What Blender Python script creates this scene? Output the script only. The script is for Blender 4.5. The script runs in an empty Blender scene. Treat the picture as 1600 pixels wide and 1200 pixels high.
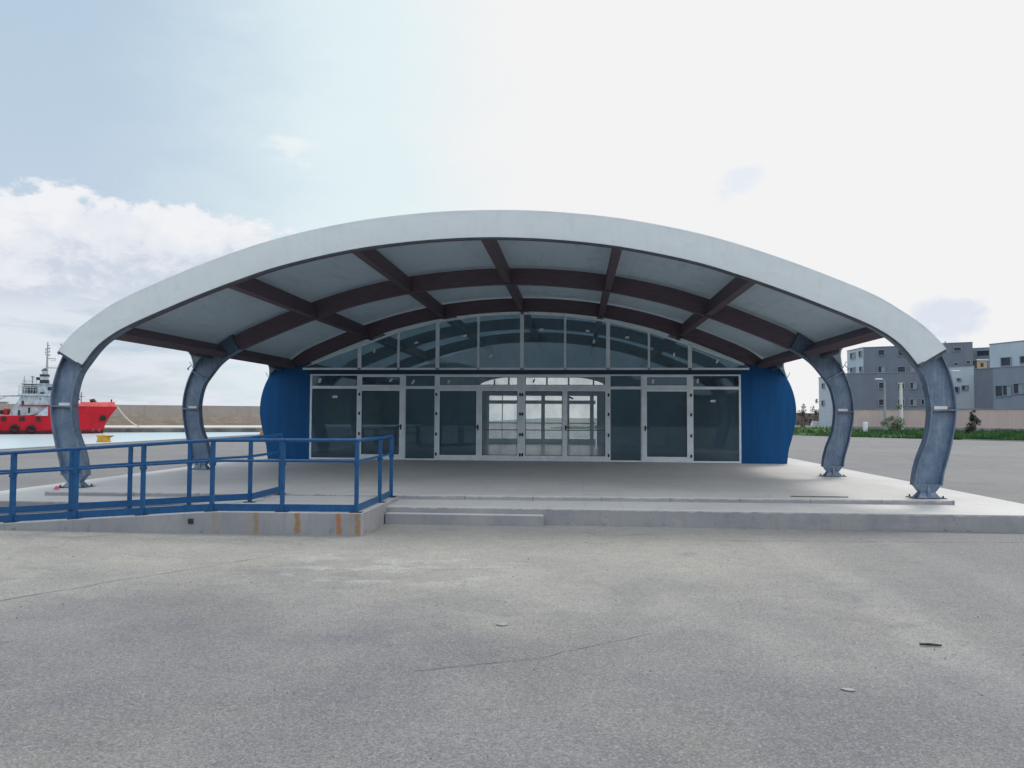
import bpy, bmesh, math, random
from mathutils import Vector, Matrix
random.seed(7)
R = math.radians
SC = bpy.context.scene
COL = SC.collection

# ------------------------------------------------------------------ camera
CAM = Vector((1.658, -13.880, 1.70)); YAW, PITCH, ROLL, FPX = -0.08122, 0.04055, 0.00506, 1230.0
_f = Vector((math.sin(YAW)*math.cos(PITCH), math.cos(YAW)*math.cos(PITCH), math.sin(PITCH)))
_r0 = Vector((math.cos(YAW), -math.sin(YAW), 0)); _u0 = _r0.cross(_f)
_r = _r0*math.cos(ROLL) + _u0*math.sin(ROLL); _u = -_r0*math.sin(ROLL) + _u0*math.cos(ROLL)
cd = bpy.data.cameras.new('camera'); cam = bpy.data.objects.new('camera', cd); COL.objects.link(cam)
m3 = Matrix((_r, _u, -_f)).transposed(); cam.matrix_world = Matrix.Translation(CAM) @ m3.to_4x4()
cd.sensor_width = 36; cd.lens = 36*FPX/1600; cd.clip_end = 6000; cd.clip_start = 0.05
SC.camera = cam
def at(px, py, zd):
    """world point that stands at depth zd (metres) in the direction of a photograph pixel"""
    return CAM + zd*(_f + _r*((px-800)/FPX) - _u*((py-600)/FPX))

# ------------------------------------------------------------------ node helpers
class S:
    """socket wrapper with arithmetic"""
    def __init__(s, nt, k): s.nt, s.k = nt, k
    def _m(s, op, *a, clamp=False):
        n = s.nt.nodes.new('ShaderNodeMath'); n.operation = op; n.use_clamp = clamp
        for i, v in enumerate((s,)+a):
            if isinstance(v, S): s.nt.links.new(v.k, n.inputs[i])
            else: n.inputs[i].default_value = v
        return S(s.nt, n.outputs[0])
    def __add__(s, o): return s._m('ADD', o)
    def __radd__(s, o): return s._m('ADD', o)
    def __sub__(s, o): return s._m('SUBTRACT', o)
    def __rsub__(s, o): return (s*-1.0)._m('ADD', o)
    def __mul__(s, o): return s._m('MULTIPLY', o)
    def __rmul__(s, o): return s._m('MULTIPLY', o)
    def __truediv__(s, o): return s._m('DIVIDE', o)
    def abs(s): return s._m('ABSOLUTE')
    def mx(s, o): return s._m('MAXIMUM', o)
    def mn(s, o): return s._m('MINIMUM', o)
    def step(s, a, b):
        """smoothstep from a (0) to b (1); a may exceed b"""
        n = s.nt.nodes.new('ShaderNodeMapRange'); n.interpolation_type = 'SMOOTHSTEP'
        s.nt.links.new(s.k, n.inputs[0])
        if a < b: v = (a, b, 0.0, 1.0)
        else: v = (b, a, 1.0, 0.0)
        for i in range(4): n.inputs[i+1].default_value = v[i]
        return S(s.nt, n.outputs[0])
def mixc(nt, fac, a, b):
    n = nt.nodes.new('ShaderNodeMix'); n.data_type = 'RGBA'
    for idx, v in ((0, fac), (6, a), (7, b)):
        if isinstance(v, S): nt.links.new(v.k, n.inputs[idx])
        elif idx == 0: n.inputs[0].default_value = v
        else: n.inputs[idx].default_value = tuple(v) + (1.0,) if len(v) == 3 else v
    return S(nt, n.outputs[2])
def noise(nt, vec, scale, detail=4, rough=0.55, dist=0.0):
    n = nt.nodes.new('ShaderNodeTexNoise'); n.inputs['Scale'].default_value = scale
    n.inputs['Detail'].default_value = detail; n.inputs['Roughness'].default_value = rough
    n.inputs['Distortion'].default_value = dist
    if vec is not None: nt.links.new(vec.k, n.inputs['Vector'])
    return S(nt, n.outputs[0])
def vmul(nt, vec, xyz):
    n = nt.nodes.new('ShaderNodeMapping'); n.inputs['Scale'].default_value = xyz
    nt.links.new(vec.k, n.inputs['Vector']); return S(nt, n.outputs[0])
def sep(nt, vec):
    n = nt.nodes.new('ShaderNodeSeparateXYZ'); nt.links.new(vec.k, n.inputs[0])
    return [S(nt, n.outputs[i]) for i in range(3)]
def coord(nt, which='Object'):
    n = nt.nodes.new('ShaderNodeTexCoord'); return S(nt, n.outputs[which])
def wpos(nt):
    n = nt.nodes.new('ShaderNodeNewGeometry'); return S(nt, n.outputs['Position'])

# ------------------------------------------------------------------ sky and sun
SUN_AZ, SUN_EL = 36.0, 53.0
w = bpy.data.worlds.new('World'); SC.world = w; w.use_nodes = True
nt = w.node_tree; nt.nodes.clear()
out = nt.nodes.new('ShaderNodeOutputWorld'); bg = nt.nodes.new('ShaderNodeBackground')
nt.links.new(bg.outputs[0], out.inputs[0]); bg.inputs[1].default_value = 0.1
sky = nt.nodes.new('ShaderNodeTexSky'); sky.sky_type = 'NISHITA'; sky.sun_disc = False
sky.sun_elevation = R(SUN_EL); sky.sun_rotation = R(SUN_AZ); sky.air_density = 1.0; sky.dust_density = 2.0
V = coord(nt, 'Generated'); vx, vy, vz = sep(nt, V)
az = vx._m('ARCTAN2', vy)*(180/math.pi); el = vz._m('ARCSINE')*(180/math.pi)
K = 10.0/1.366          # sky values below are as seen at the exposure set further down
def kc(*c): return tuple(v*K for v in c)
ang = (az-SUN_AZ).abs()
n1 = noise(nt, vmul(nt, V, (1, 1, 2.2)), 9.0, 8, 0.6)
n2 = noise(nt, vmul(nt, V, (1, 1, 2.0)), 22.0, 6, 0.6)
ns = n1 - 0.5
base = mixc(nt, el.step(26, 0), kc(.53, .66, .775), kc(.62, .70, .79))
base = mixc(nt, 0.80, S(nt, sky.outputs[0]), base)
cy = (ang + ns*10).step(71, 50)
c = mixc(nt, cy, base, kc(.76, .88, .91))
c = mixc(nt, (ang + ns*8 - el*0.05).step(51, 38), c, kc(.895, .895, .90))
def ell(a0, e0, ra, re, amp, nn):
    d = (az-a0)/ra; e = (el-e0)/re
    return 1.0 - d*d - e*e + nn*amp
# layered grey-blue and pale streaks low in the sky
n3 = noise(nt, vmul(nt, V, (1, 1, 5.5)), 7.0, 9, 0.62, 0.4); n4 = noise(nt, vmul(nt, V, (1, 1, 1.6)), 14.0, 10, 0.66, 0.3)
low = el.step(11, 6)*az.step(8, -14)
c = mixc(nt, n3.step(.40, .60)*low*0.75, c, kc(.79, .825, .885))
c = mixc(nt, n3.step(.47, .36)*low*el.step(1.5, 4.5)*0.8, c, kc(.53, .61, .735))
# bank of cumulus low on the left: ragged bright tops, lilac-grey bellies
b1 = ell(-32.0, 9.6, 15.5, 4.9, 1.5, ns) + (n4-0.5)*2.4
m1 = b1.step(0.0, 0.35)
nb = (n4-0.5)*3.2 + ns*2.0 + (el-10.4)*0.20
cc = mixc(nt, nb.step(-0.55, 0.15), kc(.60, .66, .77), kc(.80, .825, .885))
cc = mixc(nt, nb.step(0.05, 0.75), cc, kc(.895, .90, .92))
c = mixc(nt, m1*el.step(6.0, 8.0)*0.95, c, cc)
b3 = ell(-20.6, 18.0, 3.0, 1.3, 4.5, n4-0.54)
c = mixc(nt, b3.step(0.1, 1.2)*0.75, c, kc(.88, .91, .93))
# two thin bluish wisps in the bright part
el2 = el - (az-11.3)*0.35
b4 = (1.0 - ((az-11.3)/2.2)*((az-11.3)/2.2) - ((el2-16.0)/1.1)*((el2-16.0)/1.1) + (n2-0.5)*3.0)
c = mixc(nt, b4.step(0.0, 1.0)*0.75, c, kc(.78, .83, .92))
b5 = ell(24.3, 6.2, 2.8, 1.7, 2.6, n2-0.5)
c = mixc(nt, b5.step(0.0, 0.9)*0.8, c, kc(.68, .74, .86))
# bright thin overcast overhead and behind the photographer
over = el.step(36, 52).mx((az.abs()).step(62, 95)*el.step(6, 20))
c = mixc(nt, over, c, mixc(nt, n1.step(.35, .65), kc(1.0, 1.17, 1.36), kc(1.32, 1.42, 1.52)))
# the sky is brightest on the sun's side, to the right of the picture, and dull on the far left
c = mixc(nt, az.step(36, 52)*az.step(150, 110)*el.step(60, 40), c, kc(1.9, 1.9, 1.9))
c = mixc(nt, az.step(-48, -62)*az.step(-150, -120)*el.step(60, 35)*.7, c, kc(.45, .55, .68))
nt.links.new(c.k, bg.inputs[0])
sd = bpy.data.lights.new('sun', 'SUN'); sun = bpy.data.objects.new('sun', sd); COL.objects.link(sun)
sd.energy = 1.5; sd.angle = R(14); sd.color = (1.0, .96, .90)
sv = Vector((math.sin(R(SUN_AZ))*math.cos(R(SUN_EL)), math.cos(R(SUN_AZ))*math.cos(R(SUN_EL)), math.sin(R(SUN_EL))))
sun.rotation_euler = sv.to_track_quat('Z', 'Y').to_euler()
SC.view_settings.view_transform = 'Standard'; SC.view_settings.look = 'None'
SC.view_settings.exposure = 0.45; SC.view_settings.gamma = 1.0
SC.cycles.max_bounces = 10; SC.cycles.transparent_max_bounces = 24

# ------------------------------------------------------------------ materials
def new_mat(name):
    m = bpy.data.materials.new(name); m.use_nodes = True
    b = m.node_tree.nodes['Principled BSDF']; return m, m.node_tree, b
def bump(nt, b, h, strength, dist=0.01):
    n = nt.nodes.new('ShaderNodeBump'); n.inputs['Strength'].default_value = strength; n.inputs['Distance'].default_value = dist
    nt.links.new(h.k, n.inputs['Height']); nt.links.new(n.outputs[0], b.inputs['Normal'])
def mat(name, a, b_=None, rough=0.6, scale=3.0, metal=0.0, bscale=None, bstr=0.15, stretch=(1, 1, 1), spec=0.4, lo=.35, hi=.65):
    m, nt, b = new_mat(name)
    P = wpos(nt)
    if b_ is not None:
        f = noise(nt, vmul(nt, P, stretch), scale, 6, 0.62).step(lo, hi)
        nt.links.new(mixc(nt, f, a, b_).k, b.inputs['Base Color'])
    else: b.inputs['Base Color'].default_value = tuple(a)+(1,)
    b.inputs['Roughness'].default_value = rough; b.inputs['Metallic'].default_value = metal
    b.inputs['Specular IOR Level'].default_value = spec
    if bscale: bump(nt, b, noise(nt, vmul(nt, P, stretch), bscale, 5), bstr)
    return m
M = {}
PZ, PU = .26, .34           # lower and upper platform level
def glass_mat(name, tint, dirt):
    m = bpy.data.materials.new(name); m.use_nodes = True; nt = m.node_tree; nt.nodes.clear()
    o = nt.nodes.new('ShaderNodeOutputMaterial')
    tr = nt.nodes.new('ShaderNodeBsdfTransparent'); tr.inputs[0].default_value = tuple(tint)+(1,)
    gl = nt.nodes.new('ShaderNodeBsdfGlossy'); gl.inputs['Roughness'].default_value = 0.0; gl.inputs[0].default_value = (.75, .9, 1, 1)
    lw = nt.nodes.new('ShaderNodeLayerWeight'); lw.inputs[0].default_value = 0.5
    fc = S(nt, lw.outputs['Facing']); f2 = fc*fc*fc*fc*fc*0.9 + 0.046
    mx = nt.nodes.new('ShaderNodeMixShader'); nt.links.new(f2.k, mx.inputs[0])
    nt.links.new(tr.outputs[0], mx.inputs[1]); nt.links.new(gl.outputs[0], mx.inputs[2])
    df = nt.nodes.new('ShaderNodeBsdfDiffuse'); df.inputs[0].default_value = (.37, .47, .55, 1)
    tl = nt.nodes.new('ShaderNodeBsdfTranslucent'); tl.inputs[0].default_value = (.80, .92, .95, 1); md = nt.nodes.new('ShaderNodeMixShader'); md.inputs[0].default_value = .6
    nt.links.new(df.outputs[0], md.inputs[1]); nt.links.new(tl.outputs[0], md.inputs[2])
    P = wpos(nt); x, y, z = sep(nt, P)
    d = noise(nt, vmul(nt, P, (1, 1, .6)), 2.2, 6, .6).step(.3, .8)*dirt + (dirt*.75)
    m2 = nt.nodes.new('ShaderNodeMixShader'); nt.links.new(d.k, m2.inputs[0])
    nt.links.new(mx.outputs[0], m2.inputs[1]); nt.links.new(md.outputs[0], m2.inputs[2]); nt.links.new(m2.outputs[0], o.inputs[0])
    return m
M['glass'] = glass_mat('hall_glass', (.64, .75, .81), .085)
M['glass_dirty'] = glass_mat('dusty_glass', (.97, .99, .99), .165)
M['glass_fan'] = glass_mat('fanlight_glass', (.72, .83, .88), .13)
M['glass_clean'] = glass_mat('rear_glass', (.985, .99, .99), .05)
M['aluminium'] = mat('frame_aluminium', (.84, .89, .92), (.74, .79, .83), .45, 4, bscale=None)
M['dark'] = mat('black_plastic', (.015, .016, .018), (.03, .03, .032), .5, 20)
M['sticker'] = mat('paper_sticker', (.75, .77, .78), (.6, .62, .64), .6, 60)
M['sticker_dark'] = mat('dark_sticker', (.03, .035, .04), (.05, .05, .055), .6, 60)
M['glulam'] = mat('stained_glulam', (.122, .086, .102), (.090, .067, .084), .6, 5, stretch=(.6, 3, 6), bscale=30, bstr=.1)
M['pvc'] = None
M['rail'] = mat('blue_rail_paint', (.004, .058, .165), (.007, .076, .205), .45, 9, bscale=40, bstr=.08)
def chips(m):
    nt = m.node_tree; b = nt.nodes['Principled BSDF']; P = wpos(nt); old = b.inputs['Base Color'].links[0].from_socket
    k = noise(nt, P, 26, 5, .6).step(.66, .70)*noise(nt, P, 2.1, 3).step(.45, .65)
    nt.links.new(mixc(nt, k*.7, S(nt, old), (.12, .055, .03)).k, b.inputs['Base Color'])
chips(M['rail'])
M['foot'] = mat('dark_foot_plate', (.02, .03, .05), (.05, .05, .055), .6, 12)
M['white'] = mat('white_paint', (.72, .73, .73), (.58, .60, .61), .5, 1.2)
M['interior'] = mat('interior_plaster', (.50, .58, .62), (.44, .51, .55), .8, 1)
M['interior_floor'] = mat('hall_floor', (.20, .21, .21), (.16, .17, .17), .28, 1.4)
M['glulam_hall'] = mat('haze_lightened_timber', (.26, .27, .29), (.20, .21, .23), .7, 4)  # timber colour lightened to imitate hazy, low-contrast light behind the glass
M['rope'] = mat('mooring_rope', (.55, .50, .42), (.45, .40, .33), .9, 30)
M['pipe'] = mat('dark_edge_steel', (.05, .06, .08), (.08, .09, .11), .6, 8)

def vmulx(nt, P): return sep(nt, P)[0]
def m_pvc(name, base, dirt, strength):
    m, nt, b = new_mat(name); P = wpos(nt)
    f = noise(nt, P, 1.1, 6, .6).step(.35, .75); g = noise(nt, vmul(nt, P, (3, 3, .7)), 2.2, 5).step(.5, .8)
    c = mixc(nt, f*0.3, base, dirt); c = mixc(nt, g*0.18, c, dirt)
    sm_ = noise(nt, vmul(nt, P, (2.2, .35, 1)), 2.4, 6, .65).step(.50, .72); c = mixc(nt, sm_*strength*.9, c, tuple(v*.62 for v in dirt))
    se = ((vmulx(nt, P)/1.45)._m('FRACT')-.5).abs().step(.488, .496); c = mixc(nt, se*strength*.4, c, tuple(v*.7 for v in dirt))
    nt.links.new(c.k, b.inputs['Base Color']); b.inputs['Roughness'].default_value = .55
    h = noise(nt, vmul(nt, P, (1, 1, 1)), 1.6, 3, .5, 1.0) + noise(nt, vmul(nt, P, (1.6, 1, .35)), 1.8, 2, .4, .6)*.6
    bump(nt, b, h, strength, .12)
    tl = nt.nodes.new('ShaderNodeBsdfTranslucent'); tl.inputs[0].default_value = (.75, .82, .85, 1); ms = nt.nodes.new('ShaderNodeMixShader'); ms.inputs[0].default_value = .17
    nt.links.new(b.outputs[0], ms.inputs[1]); nt.links.new(tl.outputs[0], ms.inputs[2]); nt.links.new(ms.outputs[0], nt.nodes['Material Output'].inputs[0]); return m
M['pvc'] = m_pvc('white_pvc_membrane', (.80, .84, .85), (.68, .73, .74), .16)
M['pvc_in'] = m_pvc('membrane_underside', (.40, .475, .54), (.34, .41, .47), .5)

def m_steel():
    m, nt, b = new_mat('galvanised_steel'); P = wpos(nt)
    f = noise(nt, P, 3.2, 7, .65, .6).step(.30, .72); g = noise(nt, vmul(nt, P, (9, 9, 1.2)), 2.0, 5).step(.48, .8)
    v = nt.nodes.new('ShaderNodeTexVoronoi'); v.inputs['Scale'].default_value = 26; nt.links.new(P.k, v.inputs['Vector'])
    c = mixc(nt, f, (.075, .120, .195), (.155, .215, .30)); c = mixc(nt, g*.5, c, (.34, .39, .44))
    c = mixc(nt, S(nt, v.outputs[0])*.18, c, (.32, .37, .43))
    x, y, z = sep(nt, P); ru = (z-1.845).abs().step(.05, .012).mx((z-1.72).step(-.25, .1)*z.step(1.86, 1.84)*noise(nt, vmul(nt, P, (14, 14, .8)), 1.5, 4).step(.55, .72)*.6); c = mixc(nt, ru*noise(nt, P, 5, 4).step(.42, .62)*.6, c, (.15, .09, .055))
    nt.links.new(c.k, b.inputs['Base Color']); b.inputs['Metallic'].default_value = .25; b.inputs['Roughness'].default_value = .5
    bump(nt, b, noise(nt, P, 14, 5), .12); return m
M['steel'] = m_steel()

def m_blue_panel():
    m, nt, b = new_mat('blue_wall_cladding'); P = wpos(nt); x, y, z = sep(nt, P)
    f = noise(nt, vmul(nt, P, (5, 5, .5)), 1.3, 6).step(.35, .7)
    cb_ = mixc(nt, f, (.003, .068, .20), (.004, .082, .24)); st = noise(nt, vmul(nt, P, (7, 7, .5)), 1.6, 6, .65).step(.55, .75)*z.step(2.6, .4)
    jn = ((x/.68)._m('FRACT')-.5).abs().step(.478, .492)
    cb_ = mixc(nt, st*.35, cb_, (.03, .09, .17)); cb_ = mixc(nt, jn*.28, cb_, (.002, .03, .09)); nt.links.new(cb_.k, b.inputs['Base Color'])
    jn = ((x/.68)._m('FRACT')-.5).abs().step(.478, .492)
    rib = ((x + y)*5.0)._m('FRACT'); h = (rib-.5).abs().step(.44, .5)
    b.inputs['Roughness'].default_value = .5; b.inputs['Specular IOR Level'].default_value = .2; bump(nt, b, h*-1.0, .2, .004); return m
M['blue'] = m_blue_panel()
M['lintel'] = mat('dark_blue_lintel', (.008, .040, .085), (.007, .032, .07), .45, 3)

def seg_mask(nt, x, y, p, q, wdt, nn, amp):
    """soft line mask along a straight segment p-q on the ground"""
    dx, dy = q[0]-p[0], q[1]-p[1]; L = math.hypot(dx, dy); dx /= L; dy /= L
    t = (x-p[0])*dx + (y-p[1])*dy; d = ((x-p[0])*(-dy) + (y-p[1])*dx + nn*amp).abs()
    return d.step(wdt, wdt*.3)*t.step(-.15, .1)*t.step(L+.15, L-.1)
def m_asphalt():
    m, nt, b = new_mat('worn_asphalt'); P = wpos(nt); x, y, z = sep(nt, P)
    big = noise(nt, P, .16, 5, .55); mid = noise(nt, P, .8, 6, .6, .4); sm = noise(nt, P, 5, 5, .65)
    fine = noise(nt, P, 105, 3, .7); v = nt.nodes.new('ShaderNodeTexVoronoi'); v.inputs['Scale'].default_value = 88
    nt.links.new(P.k, v.inputs['Vector']); vr = nt.nodes.new('ShaderNodeSeparateColor'); nt.links.new(v.outputs['Color'], vr.inputs[0])
    rnd = S(nt, vr.outputs[0])
    c = mixc(nt, mid.step(.3, .7), (.146, .143, .149), (.186, .181, .182))
    c = mixc(nt, noise(nt, P, .55, 6, .6, .8).step(.45, .68)*.38, c, (.225, .208, .172))
    c = mixc(nt, big.step(.4, .66)*.45, c, (.225, .219, .206))
    # pale sand and cement dust blown against the platform, wheel tracks
    dust = (y + (big-.5)*7 + (mid-.5)*4).step(-9.5, -3.6)*y.step(3, -1)*(x+(mid-.5)*4).step(7.5, 2.5)
    c = mixc(nt, dust*(mid*.5+.32), c, (.41, .39, .33))
    pat = (noise(nt, vmul(nt, P, (.8, 1.5, 1)), 1.5, 6, .62).step(.50, .60))*(x.step(-2.4, -1.2)*x.step(1.4, .2)*y.step(-6.6, -5.6)*y.step(-3.9, -4.8))
    c = mixc(nt, pat*.55, c, (.44, .43, .39))
    wob = (mid-.5)*1.0
    tr = (x-4.45+wob*.5+(big-.5)*1.0).abs().step(.34, .12)*y.step(-9.6, -7.5)*y.step(-1.9, -2.8)
    c = mixc(nt, tr*.26, c, (.37, .36, .33))
    tr2 = (x-6.0+wob*.6).abs().step(.42, .1)*y.step(-8.0, -5.6)*y.step(-1.9, -2.8)
    c = mixc(nt, tr2*.13, c, (.36, .35, .32))
    dk = (x-5.25+wob*.5).abs().step(.6, .25)*y.step(-7, -5)*y.step(-2.2, -3.2)
    c = mixc(nt, dk*.14, c, (.14, .14, .15))
    stain = noise(nt, vmul(nt, P, (1.2, 2.4, 1)), 1.1, 6, .6, .6).step(.585, .66)
    c = mixc(nt, stain*.28, c, (.12, .12, .12))
    # aggregate
    c = mixc(nt, sm.step(.35, .7)*.16, c, (.10, .10, .11))
    c = mixc(nt, rnd.step(.60, 1.0)*.27, c, (.40, .40, .40)); c = mixc(nt, rnd.step(.40, .0)*.48, c, (.065, .066, .072))
    c = mixc(nt, (fine-.5).step(.02, .15)*.72, c, (.08, .08, .085))
    grit = noise(nt, P, 30, 2, .5)
    c = mixc(nt, grit.step(.56, .72)*.12, c, (.33, .33, .325)); c = mixc(nt, grit.step(.42, .28)*.22, c, (.085, .085, .09))
    # cracks
    nn = noise(nt, P, 1.8, 5, .6) - .5
    cr = None
    for p, q, wd in [((-3.6, -7.15), (-2.83, -5.87), .030), ((-2.83, -5.87), (-2.0, -4.62), .020), ((-5.2, -9.4), (-3.6, -7.15), .028),
                     ((.62, -8.63), (1.36, -8.3), .016), ((1.36, -8.3), (2.2, -7.6), .008), ((3.4, -2.80), (9.5, -2.35), .022)]:
        k = seg_mask(nt, x, y, p, q, wd, nn, .22); cr = k if cr is None else cr.mx(k)
    c = mixc(nt, cr*(noise(nt, P, 3.1, 3).step(.38, .6)*.45+.12), c, (.045, .045, .048))
    nt.links.new(c.k, b.inputs['Base Color']); b.inputs['Roughness'].default_value = .88; b.inputs['Specular IOR Level'].default_value = .25
    bump(nt, b, rnd*.6 + fine*.6 + sm*.4 - cr*3.0, .7, .006)
    return m
M['asphalt'] = m_asphalt()

def m_paving():
    m, nt, b = new_mat('pale_concrete_paving'); P = wpos(nt); x, y, z = sep(nt, P)
    a = noise(nt, P, .5, 5); f = noise(nt, P, 3.5, 6, .65); g = noise(nt, P, 45, 3)
    c = mixc(nt, a.step(.3, .7), (.42, .405, .395), (.48, .465, .445)); c = mixc(nt, f.step(.48, .75)*.35, c, (.30, .295, .29))
    c = mixc(nt, (g-.5).step(.0, .25)*.2, c, (.26, .26, .26))
    jx = ((x/.60)._m('FRACT')-.5).abs().step(.485, .497); jy = ((y/.60)._m('FRACT')-.5).abs().step(.485, .497)
    j = jx.mx(jy); c = mixc(nt, j*.35, c, (.24, .24, .24))
    sp = noise(nt, P, 1.7, 6, .6, .5).step(.62, .72); c = mixc(nt, sp*.35, c, (.22, .215, .205))
    nt.links.new(c.k, b.inputs['Base Color']); b.inputs['Roughness'].default_value = .62; b.inputs['Specular IOR Level'].default_value = .35
    bump(nt, b, g*.5 - j*1.5 + f*.4, .25, .004); return m
M['paving'] = m_paving()

def m_concrete(rust):
    m, nt, b = new_mat('ramp_concrete' if rust else 'step_concrete'); P = wpos(nt); x, y, z = sep(nt, P)
    a = noise(nt, P, 1.2, 6, .6); f = noise(nt, vmul(nt, P, (2, 2, .6)), 3.2, 6, .65); g = noise(nt, P, 40, 3)
    c = mixc(nt, a.step(.3, .7), (.25, .25, .272), (.31, .307, .315)); c = mixc(nt, f.step(.46, .72)*.45, c, (.19, .19, .205))
    c = mixc(nt, (g-.5).step(0, .25)*.22, c, (.2, .2, .2))
    c = mixc(nt, noise(nt, P, 2.6, 5).step(.6, .72)*.4, c, (.38, .365, .345))
    if not rust:
        wn = noise(nt, vmul(nt, P, (1, 1, 2)), 6, 6, .65)
        for zt in (PZ, PU):
            k = ((z-zt+.028+(wn-.5)*.09).step(0, .012))*z.step(zt+.01, zt-.002); c = mixc(nt, k*.75, c, (.50, .485, .46))
        jt = ((x/1.16+.2)._m('FRACT')-.5).abs().step(.488, .496)*z.step(PZ-.01, PZ+.01); c = mixc(nt, jt*.6, c, (.12, .12, .13))
        c = mixc(nt, noise(nt, vmul(nt, P, (.7, 1, 3)), 2.0, 6, .65).step(.52, .68)*.4, c, (.36, .345, .335))
        c = mixc(nt, noise(nt, P, 9, 5, .7).step(.63, .70)*.5, c, (.10, .10, .105))
    blk = noise(nt, P, 5.5, 5).step(.62, .7)*z.step(.16, .0); c = mixc(nt, blk*.5, c, (.09, .09, .09))
    if rust:
        wob = (noise(nt, vmul(nt, P, (1, 1, 2)), 7, 4)-.5)*.05
        for x0, wd, k, col in [(-3.47, .075, .35, (.30, .25, .17)), (-3.40, .03, .3, (.33, .27, .17)), (-2.98, .08, .3, (.31, .26, .18)), (-2.87, .05, .75, (.27, .17, .07)), (-2.27, .06, .9, (.27, .15, .055)),
                               (-1.67, .055, .95, (.36, .13, .035)), (-1.40, .055, .85, (.28, .16, .06)), (-1.50, .03, .35, (.34, .21, .1)), (-4.53, .03, .2, (.3, .25, .18))]:
            s = ((x-x0+wob*1.6+(z-.2)*.05).abs()/(noise(nt, vmul(nt, P, (3, 1, 9)), 3, 3)*.9+.55)).step(wd, wd*.3)*(z+wob*2).step(-.02, .06)*y.step(-2.9, -2.93)
            c = mixc(nt, s*min(1, k*1.12)*(f*.25+.75)*(noise(nt, P, 22, 4).step(.2, .55)*.35+.65), c, col)
        jt = ((x/1.05+.33)._m('FRACT')-.5).abs().step(.4935, .4975); c = mixc(nt, jt*.35, c, (.16, .16, .165))
        js = ((y/.22)._m('FRACT')-.5).abs().step(.47, .49)*x.step(-1.36, -1.34); c = mixc(nt, js*.4, c, (.2, .2, .21))
    nt.links.new(c.k, b.inputs['Base Color']); b.inputs['Roughness'].default_value = .85; b.inputs['Specular IOR Level'].default_value = .25
    bump(nt, b, g*.5+f*.8, .35, .006); return m
M['concrete'] = m_concrete(False); M['ramp'] = m_concrete(True)

def m_water():
    m, nt, b = new_mat('harbour_water'); P = wpos(nt)
    b.inputs['Base Color'].default_value = (.40, .50, .53, 1); b.inputs['Roughness'].default_value = .28; b.inputs['IOR'].default_value = 1.33
    h = noise(nt, vmul(nt, P, (.5, 1, 1)), .9, 5, .6) + noise(nt, P, 4, 3)*.25
    bump(nt, b, h, .12, .2); return m
M['water'] = m_water()

def m_stone_wall():
    m, nt, b = new_mat('breakwater_stone'); P = wpos(nt); x, y, z = sep(nt, P)
    br = nt.nodes.new('ShaderNodeTexBrick'); br.inputs['Scale'].default_value = 1.0; br.inputs['Brick Width'].default_value = 1.1; br.inputs['Row Height'].default_value = .42
    br.inputs['Mortar Size'].default_value = .03; br.inputs['Color1'].default_value = (.34, .27, .21, 1); br.inputs['Color2'].default_value = (.25, .21, .18, 1); br.inputs['Mortar'].default_value = (.20, .18, .16, 1)
    cb = nt.nodes.new('ShaderNodeCombineXYZ'); nt.links.new((x*.5+y).k, cb.inputs[0]); nt.links.new(z.k, cb.inputs[1]); nt.links.new(cb.outputs[0], br.inputs['Vector'])
    c = S(nt, br.outputs[0]); f = noise(nt, P, .35, 6, .65)
    c = mixc(nt, f.step(.4, .7)*.5, c, (.22, .20, .18)); top = (z + (f-.5)*1.2).step(1.3, 2.1); c = mixc(nt, top*.75, c, (.25, .235, .225))
    c = mixc(nt, noise(nt, vmul(nt, P, (1.5, 1.5, .2)), 1, 5).step(.5, .75)*.4, c, (.17, .155, .14))
    nt.links.new(c.k, b.inputs['Base Color']); b.inputs['Roughness'].default_value = .9; return m
M['stonewall'] = m_stone_wall()
M['ledge_top'] = mat('ledge_concrete', (.52, .49, .44), (.42, .40, .37), .85, .3)
M['ledge_side'] = mat('wet_ledge_side', (.07, .075, .075), (.16, .155, .145), .7, .4, stretch=(1, 1, .4))
def m_hull():
    m, nt, b = new_mat('red_hull_paint'); P = coord(nt, 'Object'); x, y, z = sep(nt, P)
    f = noise(nt, vmul(nt, P, (1, 1, .4)), .9, 6, .62)
    c = mixc(nt, f.step(.35, .7), (.44, .010, .022), (.34, .008, .018))
    c = mixc(nt, noise(nt, vmul(nt, P, (2, 2, .3)), 1.3, 5).step(.58, .75)*.45, c, (.25, .05, .04))
    c = mixc(nt, (z+(f-.5)*.5).step(.75, .35), c, (.055, .016, .02))
    c = mixc(nt, (noise(nt, P, 2.3, 4)).step(.62, .70)*z.step(1.3, .5)*x.step(-6, -3)*.7, c, (.55, .30, .22))
    nt.links.new(c.k, b.inputs['Base Color']); b.inputs['Roughness'].default_value = .6; b.inputs['Specular IOR Level'].default_value = .2; return m
M['hull'] = m_hull()
M['hull_light'] = mat('pale_red_bulwark', (.62, .10, .10), (.50, .05, .055), .6, 1.5)  # bulwark in a lighter red than the hull
M['ship_white'] = mat('ship_white_paint', (.44, .48, .52), (.27, .30, .33), .6, 2.2, stretch=(1, 1, .4), spec=.2)
M['ship_dark'] = mat('ship_black', (.015, .016, .02), (.03, .03, .03), .5, 4)
M['rubber'] = mat('tyre_rubber', (.012, .012, .013), (.03, .028, .026), .8, 5)
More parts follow.
